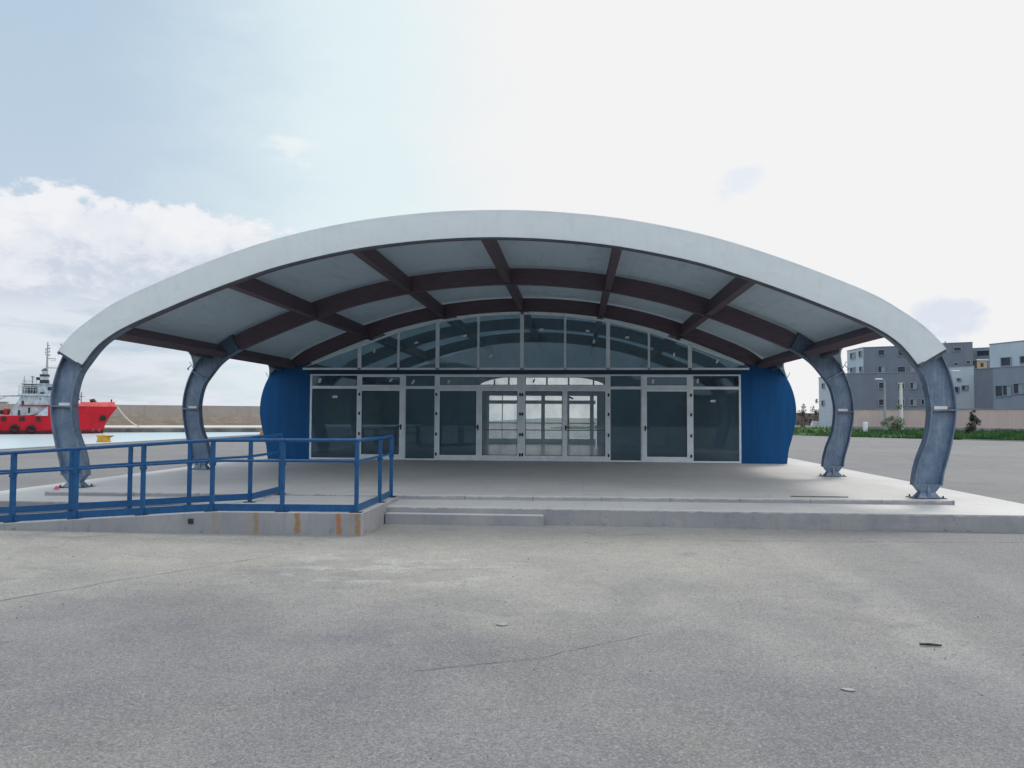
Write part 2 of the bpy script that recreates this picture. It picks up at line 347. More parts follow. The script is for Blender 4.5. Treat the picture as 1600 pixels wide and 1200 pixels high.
def m_clad(name, a, b2, rows=.5):
    m, nt, b = new_mat(name); P = wpos(nt); x, y, z = sep(nt, P)
    f = noise(nt, vmul(nt, P, (1, 1, .5)), .7, 5); c = mixc(nt, f.step(.35, .7), a, b2)
    j = ((z/rows)._m('FRACT')-.5).abs().step(.46, .49); c = mixc(nt, j*.35, c, tuple(v*.6 for v in a))
    jv = (((x-y)/1.3)._m('FRACT')-.5).abs().step(.485, .495); c = mixc(nt, jv*.2, c, tuple(v*.6 for v in a))
    nt.links.new(c.k, b.inputs['Base Color']); b.inputs['Roughness'].default_value = .6; return m
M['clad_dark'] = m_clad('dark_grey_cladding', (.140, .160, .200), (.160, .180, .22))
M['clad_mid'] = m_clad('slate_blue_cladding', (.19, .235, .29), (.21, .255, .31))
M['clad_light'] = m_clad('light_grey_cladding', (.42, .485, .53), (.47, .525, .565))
M['win_dark'] = mat('window_dark_glass', (.02, .028, .04), (.035, .045, .06), .15, 2)
M['win_frame'] = mat('window_frame', (.26, .30, .35), (.22, .26, .30), .5, 3)
M['pinkwall'] = mat('pinkish_wall_render', (.62, .475, .45), (.52, .405, .39), .85, .5, stretch=(1, 1, .5))
M['wallbase'] = mat('wall_base_concrete', (.30, .29, .28), (.22, .21, .21), .85, .8)
M['grass'] = mat('grass_blades', (.030, .095, .034), (.075, .15, .05), .8, .5, spec=.1)
M['soil'] = mat('grass_soil', (.045, .09, .03), (.09, .11, .05), .95, .6, spec=.1)
M['leaf'] = mat('sapling_leaves', (.022, .030, .022), (.045, .055, .035), .7, 3, spec=.2)
M['leaf_green'] = mat('bush_leaves', (.085, .115, .07), (.12, .15, .10), .7, 1.5, spec=.2)
M['scrub'] = mat('dry_scrub', (.075, .065, .05), (.12, .095, .075), .9, 1, spec=.1)
M['bark'] = mat('bark', (.09, .075, .06), (.14, .12, .10), .9, 6)
M['yellow'] = mat('yellow_bollard_paint', (.62, .37, .03), (.48, .26, .03), .5, 4)
M['orange'] = mat('rusty_orange_paint', (.50, .22, .08), (.36, .15, .07), .7, 5)
M['pole'] = mat('pole_grey', (.30, .32, .33), (.24, .26, .27), .6, 2)
M['pole_white'] = mat('pole_white', (.60, .62, .60), (.48, .50, .49), .7, 1)
M['brownwall'] = mat('far_brown_wall', (.20, .165, .15), (.15, .13, .12), .9, .5)
M['tan'] = mat('far_tan_render', (.42, .33, .22), (.36, .28, .2), .8, .3)
M['pink'] = mat('pink_plastic', (.75, .10, .22), (.65, .08, .16), .5, 10)
M['added_ridge'] = mat('dark_reflection_ridge', (.035, .045, .035), (.06, .065, .05), .95, .08, spec=.1)  # dark colour of the added ridge that only the glass mirrors
M['metalstrip'] = mat('brownish_metal', (.10, .085, .07), (.16, .14, .12), .55, 8)

# ------------------------------------------------------------------ mesh helpers
class MB:
    def __init__(s): s.b = bmesh.new(); s.slot = 0
    def face(s, vs):
        try:
            f = s.b.faces.new(vs); f.material_index = s.slot; return f
        except ValueError: return None
    def hexa(s, c):
        v = [s.b.verts.new(p) for p in c]
        for q in ((0, 3, 2, 1), (4, 5, 6, 7), (0, 1, 5, 4), (1, 2, 6, 5), (2, 3, 7, 6), (3, 0, 4, 7)): s.face([v[i] for i in q])
        return s
    def box(s, x0, x1, y0, y1, z0, z1):
        return s.hexa([(x0, y0, z0), (x1, y0, z0), (x1, y1, z0), (x0, y1, z0), (x0, y0, z1), (x1, y0, z1), (x1, y1, z1), (x0, y1, z1)])
    def obox(s, o, ex, ey, ez, a, b_):
        """oriented box: origin o, axes ex,ey,ez, from a=(x,y,z) to b"""
        P = lambda x, y, z: o + ex*x + ey*y + ez*z
        return s.hexa([P(a[0], a[1], a[2]), P(b_[0], a[1], a[2]), P(b_[0], b_[1], a[2]), P(a[0], b_[1], a[2]),
                       P(a[0], a[1], b_[2]), P(b_[0], a[1], b_[2]), P(b_[0], b_[1], b_[2]), P(a[0], b_[1], b_[2])])
    def prism(s, poly, d0, d1, axis='Y'):
        """polygon of (u,v) extruded along an axis: Y -> (u,d,v), Z -> (u,v,d), X -> (d,u,v)"""
        T = {'Y': lambda u, v, d: (u, d, v), 'Z': lambda u, v, d: (u, v, d), 'X': lambda u, v, d: (d, u, v)}[axis]
        a = [s.b.verts.new(T(u, v, d0)) for u, v in poly]; c = [s.b.verts.new(T(u, v, d1)) for u, v in poly]
        s.face(a); s.face(c[::-1]); n = len(poly)
        for i in range(n): s.face([a[i], a[(i+1) % n], c[(i+1) % n], c[i]])
        return s
    def tube(s, pts, r, seg=8, cap=True):
        pts = [Vector(p) for p in pts]; rings = []
        rs = r if isinstance(r, (list, tuple)) else [r]*len(pts)
        for i, p in enumerate(pts):
            d = (pts[min(i+1, len(pts)-1)] - pts[max(i-1, 0)]).normalized()
            h = Vector((0, 0, 1)) if abs(d.z) < .95 else Vector((1, 0, 0))
            a = d.cross(h).normalized(); c = a.cross(d)
            rings.append([s.b.verts.new(p + (a*math.cos(t) + c*math.sin(t))*rs[i]) for t in [2*math.pi*k/seg for k in range(seg)]])
        for i in range(len(rings)-1):
            for k in range(seg): s.face([rings[i][k], rings[i][(k+1) % seg], rings[i+1][(k+1) % seg], rings[i+1][k]])
        if cap: s.face(rings[0][::-1]); s.face(rings[-1])
        return s
    def strip(s, rows):
        """grid of points -> quads"""
        V = [[s.b.verts.new(p) for p in r] for r in rows]
        for i in range(len(V)-1):
            for j in range(len(V[0])-1): s.face([V[i][j], V[i][j+1], V[i+1][j+1], V[i+1][j]])
        return V
    def build(s, name, mats, parent=None, smooth=False, bevel=0, loc=None, recalc=True):
        if recalc: bmesh.ops.recalc_face_normals(s.b, faces=s.b.faces)
        me = bpy.data.meshes.new(name)
        if loc is not None: bmesh.ops.translate(s.b, verts=s.b.verts, vec=-Vector(loc))
        s.b.to_mesh(me); s.b.free()
        o = bpy.data.objects.new(name, me); COL.objects.link(o)
        for m in (mats if isinstance(mats, (list, tuple)) else [mats]): me.materials.append(m)
        if smooth:
            for p in me.polygons: p.use_smooth = True
            try: me.set_sharp_from_angle(angle=R(40))
            except Exception: pass
        if loc is not None: o.location = loc
        if parent is not None: attach(o, parent)
        if bevel:
            bv = o.modifiers.new('bevel', 'BEVEL'); bv.width = bevel; bv.segments = 2; bv.limit_method = 'ANGLE'
        return o
def world_of(o):
    m = o.matrix_basis.copy()
    return world_of(o.parent) @ o.matrix_parent_inverse @ m if o.parent else m
def attach(o, p):
    o.parent = p; o.matrix_parent_inverse = world_of(p).inverted()
def tag(o, label=None, cat=None, group=None, kind=None):
    if label: o['label'] = label
    if cat: o['category'] = cat
    if group: o['group'] = group
    if kind: o['kind'] = kind
    return o
def thing(name, loc, label, cat, group=None):
    e = bpy.data.objects.new(name, None); e.empty_display_size = .3; COL.objects.link(e); e.location = loc
    return tag(e, label, cat, group)

# ------------------------------------------------------------------ setting: ground, water, platform
QX = -25.3
g = MB(); g.slot = 0
xs = [QX, -20, -12, -6, 0, 6, 12, 30, 80, 400]; ys = [-120, -40, -14, -8, -4, 0, 6, 20, 60, 200, 700]
g.strip([[(x, y, 0) for x in xs] for y in ys])
tag(g.build('ground', M['asphalt']), kind='structure')
g = MB(); g.box(QX-.02, QX+.55, -120, 700, -3, .03); tag(g.build('quay', M['asphalt']), kind='structure')
g = MB(); g.strip([[(x, y, -1.3) for x in (-3500, -800, -200, QX-.03)] for y in (-600, 0, 100, 300, 1000, 5500)]); tag(g.build('water', M['water']), kind='structure')
def side_slots(o):
    for p in o.data.polygons:
        if abs(p.normal.z) < .5: p.material_index = 1
g = MB(); g.box(-9.0, 9.2, -1.5, 25.2, -.3, PZ)
o = g.build('platform', [M['paving'], M['concrete']], bevel=.012); side_slots(o); tag(o, kind='structure')
g = MB(); g.prism([(-7.64, -.70), (7.92, -.22), (7.92, 24.8), (-7.95, 24.8), (-7.95, 3)], PZ-.1, PU, 'Z')
o = g.build('terrace', [M['paving'], M['concrete']], bevel=.010); side_slots(o); tag(o, kind='structure')
g = MB(); g.box(-1.325, 1.16, -1.67, -1.503, -.2, .165)
o = g.build('concrete_step', [M['paving'], M['concrete']], bevel=.014); side_slots(o); tag(o, 'low concrete step with a chipped edge in front of the platform, beside the ramp', 'step')

hl = MB(); rows = []
for j, (dist, hh) in enumerate(((95, .1), (105, 8), (125, 11), (170, 14))):
    rows.append([(math.sin(a)*dist, -math.cos(a)*dist-10, hh*(1 if j == 0 else (.8+.25*math.sin(a*9+j)+.12*math.sin(a*23)))) for a in [R(-80+160*i/60) for i in range(61)]])
hl.strip(rows); tag(hl.build('added_ridge', M['added_ridge'], smooth=True), kind='structure')  # unseen ridge added behind the camera to darken what the glass reflects

# ------------------------------------------------------------------ ramp and its railings
g = MB()
g.prism([(-8.1, -.2), (-1.34, -.2), (-1.34, .322), (-3.5, .312), (-8.1, .0)], -2.96, -1.506, 'Y')
g.prism([(-3.5, -1.51), (-1.34, -1.51), (-1.34, -.66), (-3.5, -.70)], PZ-.08, .322, 'Z')
ramp = g.build('access_ramp', [M['paving'], M['ramp']], bevel=.012); side_slots(ramp)
tag(ramp, 'grey concrete access ramp with rust streaks down its front wall', 'ramp')
vent = MB().box(-3.86, -3.79, -2.985, -2.962, .14, .21).build('vent', M['dark'], ramp)
def ramp_z(x):
    if x >= -3.5: return .312 + (x+3.5)/2.16*.01
    return max(0, .312*(x+8.1)/4.6)
def railing(label, segs, ends, kb_):
    """segs: list of polylines (list of (x,y)); posts at every listed point flagged True"""
    t = thing('handrail', (segs[0][0], segs[0][1], ramp_z(segs[0][0])), label, 'railing', None)
    P3 = [Vector((x, y, ramp_z(x) if y < -1.0 or x < -3.5 else .335)) for x, y, _ in ends]
    def line(h, inset=0): return [p + Vector((0, 0, h)) for p in P3]
    MB().tube(line(1.02), .026, 12).build('top_rail', M['rail'], t, smooth=True)
    MB().tube(line(.725), .019, 10).build('mid_rail', M['rail'], t, smooth=True)
    k = MB()
    for a, b_ in zip(P3[:-1], P3[1:]):
        d = (b_-a); L = d.length; d.normalize(); n = Vector((-d.y, d.x, 0)).normalized()
        k.obox(a, d, n, Vector((0, 0, 1)), (.0, kb_[0], kb_[1]), (L, kb_[0]+.012, kb_[2]))
    k.build('kick_board', M['rail'], t)
    for (x, y, post), p in zip(ends, P3):
        if not post: continue
        q = MB().obox(p, Vector((1, 0, 0)), Vector((0, 1, 0)), Vector((0, 0, 1)), (-.027, -.027, .008), (.027, .027, 1.0)).build('post', M['rail'], t, bevel=.004)
        MB().obox(p, Vector((1, 0, 0)), Vector((0, 1, 0)), Vector((0, 0, 1)), (-.085, -.06, -.004), (.085, .06, .009)).build('foot_plate', M['foot'], q)
        MB().obox(p, Vector((1, 0, 0)), Vector((0, 1, 0)), Vector((0, 0, 1)), (-.037, -.037, .66), (.037, .037, .70)).build('rail_bracket', M['rail'], q)
    return t
fp = [(-7.62, -2.88, True), (-6.60, -2.88, True), (-5.62, -2.88, True), (-4.60, -2.88, True), (-3.56, -2.88, True), (-2.52, -2.88, True), (-1.44, -2.88, True), (-1.44, -1.55, True), (-1.44, -.78, True)]
railing('blue metal handrail along the outer front edge of the ramp, turning back at the steps', [(-4, -2.9)], fp, (-.006, .008, .108))
bp = [(-8.7, -1.72, True), (-7.45, -1.72, True), (-6.47, -1.72, True), (-5.48, -1.72, True), (-4.49, -1.72, True), (-3.49, -1.72, True), (-3.42, -.62, True)]
railing('blue metal handrail along the inner rear edge of the ramp, nearest the platform', [(-6, -1.72)], bp, (-.046, .045, .145))

# ------------------------------------------------------------------ arched hall: profile
knots = [((7.83, .22), (7.37, .22)), ((7.865, .45), (7.40, .44)), ((7.953, .753), (7.47, .70)), ((8.045, 1.18), (7.60, 1.05)), ((8.078, 1.5), (7.655, 1.49)), ((8.05, 1.86), (7.62, 1.83)),
         ((7.95, 2.23), (7.54, 2.09)), ((7.785, 2.56), (7.40, 2.30)), ((7.50, 2.90), (7.16, 2.60)), ((7.13, 3.20), (6.86, 2.83)), ((6.70, 3.49), (6.48, 3.03)),
         ((6.0, 3.80), (5.80, 3.32)), ((5.3, 4.08), (5.15, 3.58)), ((4.6, 4.33), (4.5, 3.815)), ((3.9, 4.545), (3.82, 4.035)), ((3.1, 4.735), (3.03, 4.225)), ((2.3, 4.88), (2.25, 4.37)),
         ((1.5, 4.975), (1.47, 4.465)), ((.75, 5.03), (.73, 4.52)), ((0, 5.045), (0, 4.54))]
def catmull(P, n):
    outp = []
    for i in range(len(P)-1):
        p0 = P[max(i-1, 0)]; p1 = P[i]; p2 = P[i+1]; p3 = P[min(i+2, len(P)-1)] if i+2 < len(P) else (-P[i][0], P[i][1])
        for k in range(n):
            t = k/n
            outp.append(tuple(.5*((2*p1[j]) + (-p0[j]+p2[j])*t + (2*p0[j]-5*p1[j]+4*p2[j]-p3[j])*t*t + (-p0[j]+3*p1[j]-3*p2[j]+p3[j])*t**3) for j in (0, 1)))
    outp.append(P[-1]); return outp
NS = 5
PO = [(x, z+PU) for x, z in catmull([k[0] for k in knots], NS)]; PI_ = [(x, z+PU) for x, z in catmull([k[1] for k in knots], NS)]
NP = len(PO)
FO = PO + [(-x, z) for x, z in PO[-2::-1]]; FI = PI_ + [(-x, z) for x, z in PI_[-2::-1]]   # right foot -> apex -> left foot
def idx_at_z(z, lst=PO):
    for i in range(NP-1):
        if lst[i][1] <= z <= lst[i+1][1]: return i + (z-lst[i][1])/(lst[i+1][1]-lst[i][1])
    return NP-1
def prof(lst, t):
    i = int(t); i = max(0, min(len(lst)-2, i)); f = t-i
    return (lst[i][0]*(1-f)+lst[i+1][0]*f, lst[i][1]*(1-f)+lst[i+1][1]*f)
def off(lst, t, d):
    """point moved outward by d"""
    a = prof(lst, max(t-.5, 0)); b_ = prof(lst, min(t+.5, len(lst)-1)); tx, tz = b_[0]-a[0], b_[1]-a[1]; L = math.hypot(tx, tz)
    p = prof(lst, t); return (p[0]+tz/L*d, p[1]-tx/L*d)
AY = [0.0, 4.925, 9.78, 14.65, 19.5, 24.35]
I_CUT = idx_at_z(2.50+PU); I_TIM = idx_at_z(3.40+PU); I_FOOT = 0
hall = thing('arched_hall', (0, 9.7, PU), 'long arched hall with a white membrane canopy, glazed front and blue walls on steel legs', 'building')

# glulam arches (front one ends on the steel columns)
for k, ya in enumerate(AY):
    a = MB(); i0 = I_TIM if k < 2 else idx_at_z(2.70+PU); ts = [i0 + (2*(NP-1)-2*i0)*i/110 for i in range(111)]
    y0, y1 = ya+.01, ya+.19
    if k == 2: y0, y1 = ya+.0, ya+.18
    rows = [[], [], [], []]
    for t in ts:
        o_ = off(FO, t, -.12); i_ = prof(FI, t)
        rows[0].append((o_[0], y0, o_[1])); rows[1].append((i_[0], y0, i_[1])); rows[2].append((i_[0], y1, i_[1])); rows[3].append((o_[0], y1, o_[1]))
    a.strip(rows+[rows[0]]); bmesh.ops.remove_doubles(a.b, verts=a.b.verts, dist=1e-5); a.build('arch', M['glulam' if k < 3 else 'glulam_hall'], hall)

def column(ya, sgn):
    """steel I-section leg with flanges, web, shoe, joint plates"""
    y0, y1, ym = ya-.0, ya+.20, ya+.085
    c = MB(); ts = [I_TIM*i/44 for i in range(45)]
    def X(p, y): return (sgn*p[0], y, p[1])
    for curve, s in ((FO, -1), (FI, 1)):
        fl = [[], [], [], []]
        for t in ts:
            p = prof(curve, t); q = off(curve, t, .022*s)
            fl[0].append(X(p, y0)); fl[1].append(X(p, y1)); fl[2].append(X(q, y1)); fl[3].append(X(q, y0))
        c.strip(fl+[fl[0]])
    wb = [[], [], [], []]
    for t in ts:
        p = off(FO, t, -.021); q = off(FI, t, .021)
        wb[0].append(X(p, ym)); wb[1].append(X(q, ym)); wb[2].append(X(q, ym+.02)); wb[3].append(X(p, ym+.02))
    c.strip(wb+[wb[0]])
    bmesh.ops.remove_doubles(c.b, verts=c.b.verts, dist=1e-5)
    col = c.build('column', M['steel'], hall)
    # transverse stiffeners at bottom, joint and below the membrane
    for t, th in ((0.15, .022), (idx_at_z(1.5+PU), .03), (I_CUT-1.0, .03), (I_TIM-.6, .025)):
        po, pi = off(FO, t, -.02), off(FI, t, .02); d = Vector((pi[0]-po[0], 0, pi[1]-po[1])); L = d.length; d.normalize(); n = Vector((-d.z, 0, d.x))
        b_ = MB()
        ex = Vector((d.x*sgn, 0, d.z)); ez = Vector((n.x*sgn, 0, n.z))
        b_.obox(Vector((sgn*po[0], ya, po[1])), ex, Vector((0, 1, 0)), ez, (0, .006, -th/2), (L, .194, th/2)); b_.build('stiffener', M['steel'], col)
    tj = idx_at_z(1.5+PU) + .55; po, pi = off(FO, tj, -.02), off(FI, tj, .02)
    cx = sgn*(po[0]*.45+pi[0]*.55); cz = po[1]*.45+pi[1]*.55
    MB().box(cx-.11, cx+.11, ym-.012, ym-.001, cz-.025, cz+.028).build('label_plate', M['sticker'], col)
    # shoe: two tapered plates crossing, on a base plate
    s = MB(); xc = 7.60*sgn; zb = PU+.215
    s.hexa([(xc-.12, ya+.03, PU+.10), (xc+.12, ya+.03, PU+.10), (xc+.12, ya+.17, PU+.10), (xc-.12, ya+.17, PU+.10), (xc-.20, ya+.01, zb), (xc+.20, ya+.01, zb), (xc+.20, ya+.19, zb), (xc-.20, ya+.19, zb)])
    s.hexa([(xc-.19, ya-.02, PU+.012), (xc+.19, ya-.02, PU+.012), (xc+.19, ya+.22, PU+.012), (xc-.19, ya+.22, PU+.012), (xc-.12, ya+.03, PU+.10), (xc+.12, ya+.03, PU+.10), (xc+.12, ya+.17, PU+.10), (xc-.12, ya+.17, PU+.10)])
    s.hexa([(xc-.03, ya-.015, PU+.015), (xc+.03, ya-.015, PU+.015), (xc+.03, ya+.03, PU+.015), (xc-.03, ya+.03, PU+.015), (xc-.02, ya-.0, zb), (xc+.02, ya-.0, zb), (xc+.02, ya+.03, zb), (xc-.02, ya+.03, zb)])
    s.build('shoe', M['steel'], col)
    p_ = MB(); p_.box(xc-.27, xc+.27, ya-.06, ya+.28, PU-.01, PU+.014)
    for bx in (-.22, .22):
        for by in (-.02, .24): p_.tube([(xc+bx, ya+by, PU+.01), (xc+bx, ya+by, PU+.05)], .014, 6)
    p_.build('base_plate', M['foot'], col)
    # membrane tensioner sticking out of the outer flange
    tq = I_CUT - .6; q0 = off(FO, tq, .0); q1 = off(FO, tq+1.4, .17); q2 = off(FO, tq-.4, .13)
    tz = MB(); ym2 = ya+.06
    tz.tube([(sgn*q0[0], ym2, q0[1]+.05), (sgn*q1[0], ym2-.02, q1[1]+.02)], .009, 6); tz.tube([(sgn*(q1[0]*.6+q0[0]*.4), ym2-.02, q1[1]*.6+q0[1]*.4), (sgn*q2[0], ym2-.02, q2[1]+.0)], .011, 6)
    tz.tube([(sgn*q2[0], ym2-.02, q2[1]+.02), (sgn*(q2[0]-.02), ym2-.02, q2[1]-.03)], .022, 8)
    tz.build('tensioner', M['steel'], col, smooth=True)
for ya in AY[:2]:
    for sgn in (-1, 1): column(ya, sgn)
# tensioners of the glazed front's arch
for sgn in (-1, 1):
    q0 = off(FO, I_CUT, 0); q1 = off(FO, I_CUT+1.2, .16)
    MB().tube([(sgn*q0[0], 9.75, q0[1]), (sgn*q1[0], 9.72, q1[1])], .010, 6).build('tensioner', M['steel'], hall)
MB().tube([(7.62, 9.68, 2.74), (7.62, 9.68, 3.3)], .007, 6).build('tension_rod', M['pipe'], hall)

# purlins between arches, flush with the arch soffit
for px in (-4.72, -2.42, 0.0, 2.40, 4.70):
    t = min(range(len(FI)), key=lambda i: abs(FI[i][0]-px)); pi = FI[t]; po = off(FO, t, -.15)
    d = Vector((po[0]-pi[0], 0, po[1]-pi[1])); L = d.length; d.normalize(); n = Vector((-d.z, 0, d.x))
    for k in range(len(AY)-1):
        b_ = MB(); b_.obox(Vector((pi[0], AY[k]+.19, pi[1])), n, Vector((0, 1, 0)), d, (-.075, .0, .02), (.075, AY[k+1]-AY[k]-.185, L-.02)); pu = b_.build('purlin', M['glulam' if k < 2 else 'glulam_hall'], hall)
        if k < 2:
            b_ = MB(); b_.obox(Vector((pi[0], AY[k+1], pi[1])), n, Vector((0, 1, 0)), d, (-.10, -.05, -.012), (.10, .004, .10)); b_.build('hanger', M['pipe'], pu)
# eave beams
for sgn in (-1, 1):
    t = idx_at_z(3.10+PU); pi = prof(FI, t+.6); po = off(FO, t, -.09)
    d = Vector((po[0]-pi[0], 0, po[1]-pi[1])); L = d.length; d.normalize(); n = Vector((-d.z, 0, d.x))
    ex = Vector((n.x*sgn, 0, n.z)); ez = Vector((d.x*sgn, 0, d.z))
    for k in range(len(AY)-1):
        b_ = MB(); b_.obox(Vector((sgn*pi[0], AY[k]+.19, pi[1])), ex, Vector((0, 1, 0)), ez, (-.08, 0, .06), (.08, AY[k+1]-AY[k]-.185, L)); b_.build('eave_beam', M['glulam'], hall)
    for ya in AY[1:3]:
        q = off(FO, idx_at_z(2.93+PU), -.10)
        b_ = MB(); b_.tube([(sgn*q[0], ya-.85, q[1]-.02), (sgn*q[0], ya-.02, q[1]-.05)], .085, 10); b_.build('edge_pipe', M['pipe'], hall, smooth=True)

# roof membrane with scalloped edges between the arches
def dmem(t):
    u = min(t, 2*(NP-1)-t); f = max(0, min(1, (u-I_CUT)/16.0)); return .016*(1-f) - .066*f
def edge_t(y):
    for k in range(len(AY)-1):
        a, b_ = AY[k]+.10, AY[k+1]+.10
        if a <= y <= b_:
            s = abs((y-a)/(b_-a)*2-1); z = 2.50 + .47*(1-s**3.2)
            return idx_at_z(z+PU)
    return I_CUT
NY = 16; ylist = [-.13]
for k in range(len(AY)-1):
    for j in range(NY): ylist.append(AY[k]+.1 + (AY[k+1]-AY[k])*j/NY)
ylist.append(AY[-1]+.1); ylist.append(AY[-1]+.35)
def mem_row(y, d):
    e = edge_t(y); T = 2*(NP-1); row = []
    for i in range(121):
        t = e + (T-2*e)*i/120
        sag = 0
        for k in range(len(AY)-1):
            a, b_ = AY[k]+.1, AY[k+1]+.1
            if a < y < b_: s = (y-a)/(b_-a)*2-1; sag = -.05*(1-s*s)
        p = off(FO, t, d+sag+dmem(t)); row.append((p[0], y, p[1]))
    return row
M['pvc_hall'] = M['pvc_in'].copy(); M['pvc_hall'].name = 'hall_ceiling_membrane'; M['pvc_hall_out'] = M['pvc'].copy(); M['pvc_hall_out'].name = 'hall_roof_membrane'
for k in ('pvc_hall', 'pvc_hall_out'):
    for nd in M[k].node_tree.nodes:
        if nd.type == 'MIX_SHADER': nd.inputs[0].default_value = .27
mm = MB(); top = [mem_row(y, .030) for y in ylist]; bot = [mem_row(y, .012) for y in ylist]
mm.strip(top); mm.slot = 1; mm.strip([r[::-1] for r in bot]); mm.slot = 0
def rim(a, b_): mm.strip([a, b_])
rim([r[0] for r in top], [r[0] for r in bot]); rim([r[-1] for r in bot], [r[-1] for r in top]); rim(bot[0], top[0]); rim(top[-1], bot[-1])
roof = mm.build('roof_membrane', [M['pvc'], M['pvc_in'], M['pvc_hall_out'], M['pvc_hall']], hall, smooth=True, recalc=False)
for p in roof.data.polygons:
    if p.center.y > 9.9: p.material_index += 2
for sgn, j in ((1, 0), (-1, -1)):
    MB().tube([r[j] for r in bot[1:]], .022, 6).build('edge_hem', M['pvc_in'], roof, smooth=True)
# front fascia: white membrane wrapped over the front arch, ending on the columns
fa = MB(); T = 2*(NP-1); N = 260; rows = [[], [], [], [], [], []]
for i in range(N+1):
    t = I_CUT + (T-2*I_CUT)*i/N; o_ = off(FO, t, .031+dmem(t)); i_ = off(FI, t, -.004)
    wv = .008*math.sin(i*.61)+.006*math.sin(i*.23+1)
    def L(f): return (o_[0]*(1-f)+i_[0]*f, o_[1]*(1-f)+i_[1]*f)
    rows[0].append((o_[0], -.13, o_[1])); rows[1].append((L(.35)[0], -.118+wv*.6, L(.35)[1])); rows[2].append((L(.7)[0], -.108-wv*.5, L(.7)[1]))
    rows[3].append((i_[0], -.085, i_[1])); rows[4].append((i_[0], -.065, i_[1]+.0)); rows[5].append((o_[0], -.10, o_[1]-.012))
fa.strip(rows+[rows[0]]); fasc = fa.build('canopy_fascia', M['pvc'], hall, smooth=True)
hem = MB(); hem.tube([(off(FI, I_CUT+(T-2*I_CUT)*i/160, -.018)[0], -.05, off(FI, I_CUT+(T-2*I_CUT)*i/160, -.018)[1]) for i in range(161)], .022, 6)
hem.build('edge_hem', M['pipe'], fasc, smooth=True)
# packing behind the fascia down the front arch, between timber and membrane
# steel strap where the fascia ends on each column
for sgn in (-1, 1):
    t = I_CUT-.25; po, pi = off(FO, t, .035), off(FI, t, -.01); d = Vector((pi[0]-po[0], 0, pi[1]-po[1])); L_ = d.length; d.normalize(); n = Vector((-d.z, 0, d.x))
    MB().obox(Vector((sgn*po[0], 0, po[1])), Vector((d.x*sgn, 0, d.z)), Vector((0, 1, 0)), Vector((n.x*sgn, 0, n.z)), (0, -.10, -.028), (L_, .02, .028)).build('clamp_bar', M['pipe'], fasc)

# ------------------------------------------------------------------ glazed front
FY = 9.744
def wallpoly(sgn):
    t1 = idx_at_z(2.86+PU); n = 26
    P = [(sgn*7.80, PU-.02)] + [(sgn*prof(FO, t1*i/n)[0], prof(FO, t1*i/n)[1]) for i in range(n+1)]
    return P + [(sgn*6.495, 2.86+PU), (sgn*6.495, PU-.02)]
for sgn in (-1, 1):
    MB().prism(wallpoly(sgn), FY, FY+.10, 'Y').build('wall_panel', M['blue'], hall)
    # side wall running back, following the same curve
    sw = MB(); t1 = idx_at_z(3.05+PU); n = 26
    outr = [(sgn*7.80, PU-.02)] + [(sgn*off(FO, t1*i/n, -.002)[0], off(FO, t1*i/n, -.002)[1]) for i in range(n+1)]
    inr = [(sgn*7.70, PU-.02)] + [(sgn*off(FO, t1*i/n, -.10)[0], off(FO, t1*i/n, -.10)[1]) for i in range(n+1)]
    for y in (0,): pass
    a = [[(p[0], yy, p[1]) for p in outr] for yy in (FY+.104, 24.3)]; b_ = [[(p[0], yy, p[1]) for p in inr] for yy in (FY+.104, 24.3)]
    sw.strip(a); sw.slot = 1; sw.strip(b_); sw.slot = 0; sw.strip([a[0], b_[0]]); sw.strip([a[1], b_[1]])
    sw.build('side_wall', [M['blue'], M['interior']], hall, smooth=True, recalc=False)
MB().box(-6.493, 6.493, FY-.02, FY+.10, 2.62+PU, 2.745+PU).build('lintel', M['lintel'], hall)
MB().box(-7.6, 7.6, FY+.11, 24.3, PU-.05, PU+.006).build('floor', M['interior_floor'], hall)

def zz(z): return z+PU
def pane(x0, x1, z0, z1, parent, m='glass'):
    return MB().box(x0, x1, FY+.026, FY+.032, zz(z0), zz(z1)).build('pane', M[m], parent)
def sticker(x, z, ang_, parent, dark=False, w_=.058, h_=.030):
    c, s = math.cos(ang_), math.sin(ang_)
    b_ = MB(); b_.obox(Vector((x, FY+.023, zz(z))), Vector((c, 0, s)), Vector((0, 1, 0)), Vector((-s, 0, c)), (-w_, -.002, -h_), (w_, .002, h_))
    b_.build('sticker', M['sticker_dark' if dark else 'sticker'], parent)
def frame_rect(mb, x0, x1, z0, z1, l, r, b, t, y0, y1):
    if l: mb.box(x0, x0+l, y0, y1, zz(z0), zz(z1))
    if r: mb.box(x1-r, x1, y0, y1, zz(z0), zz(z1))
    if b: mb.box(x0+l, x1-r, y0+.002, y1-.002, zz(z0), zz(z0+b))
    if t: mb.box(x0+l, x1-r, y0+.002, y1-.002, zz(z1-t), zz(z1))
def fixed_window(x0, x1, l, r, dirty='glass'):
    """full height fixed light with a transom bar"""
    f = MB(); frame_rect(f, x0, x1, .008, 2.612, l, r, .05, .04, FY-.01, FY+.06); f.box(x0+l, x1-r, FY-.006, FY+.055, zz(2.17), zz(2.255))
    w_ = f.build('window', M['aluminium'], hall, bevel=.004)
    pane(x0+l-.01, x1-r+.01, .045, 2.18, w_, dirty); pane(x0+l-.01, x1-r+.01, 2.245, 2.585, w_, dirty)
    return w_
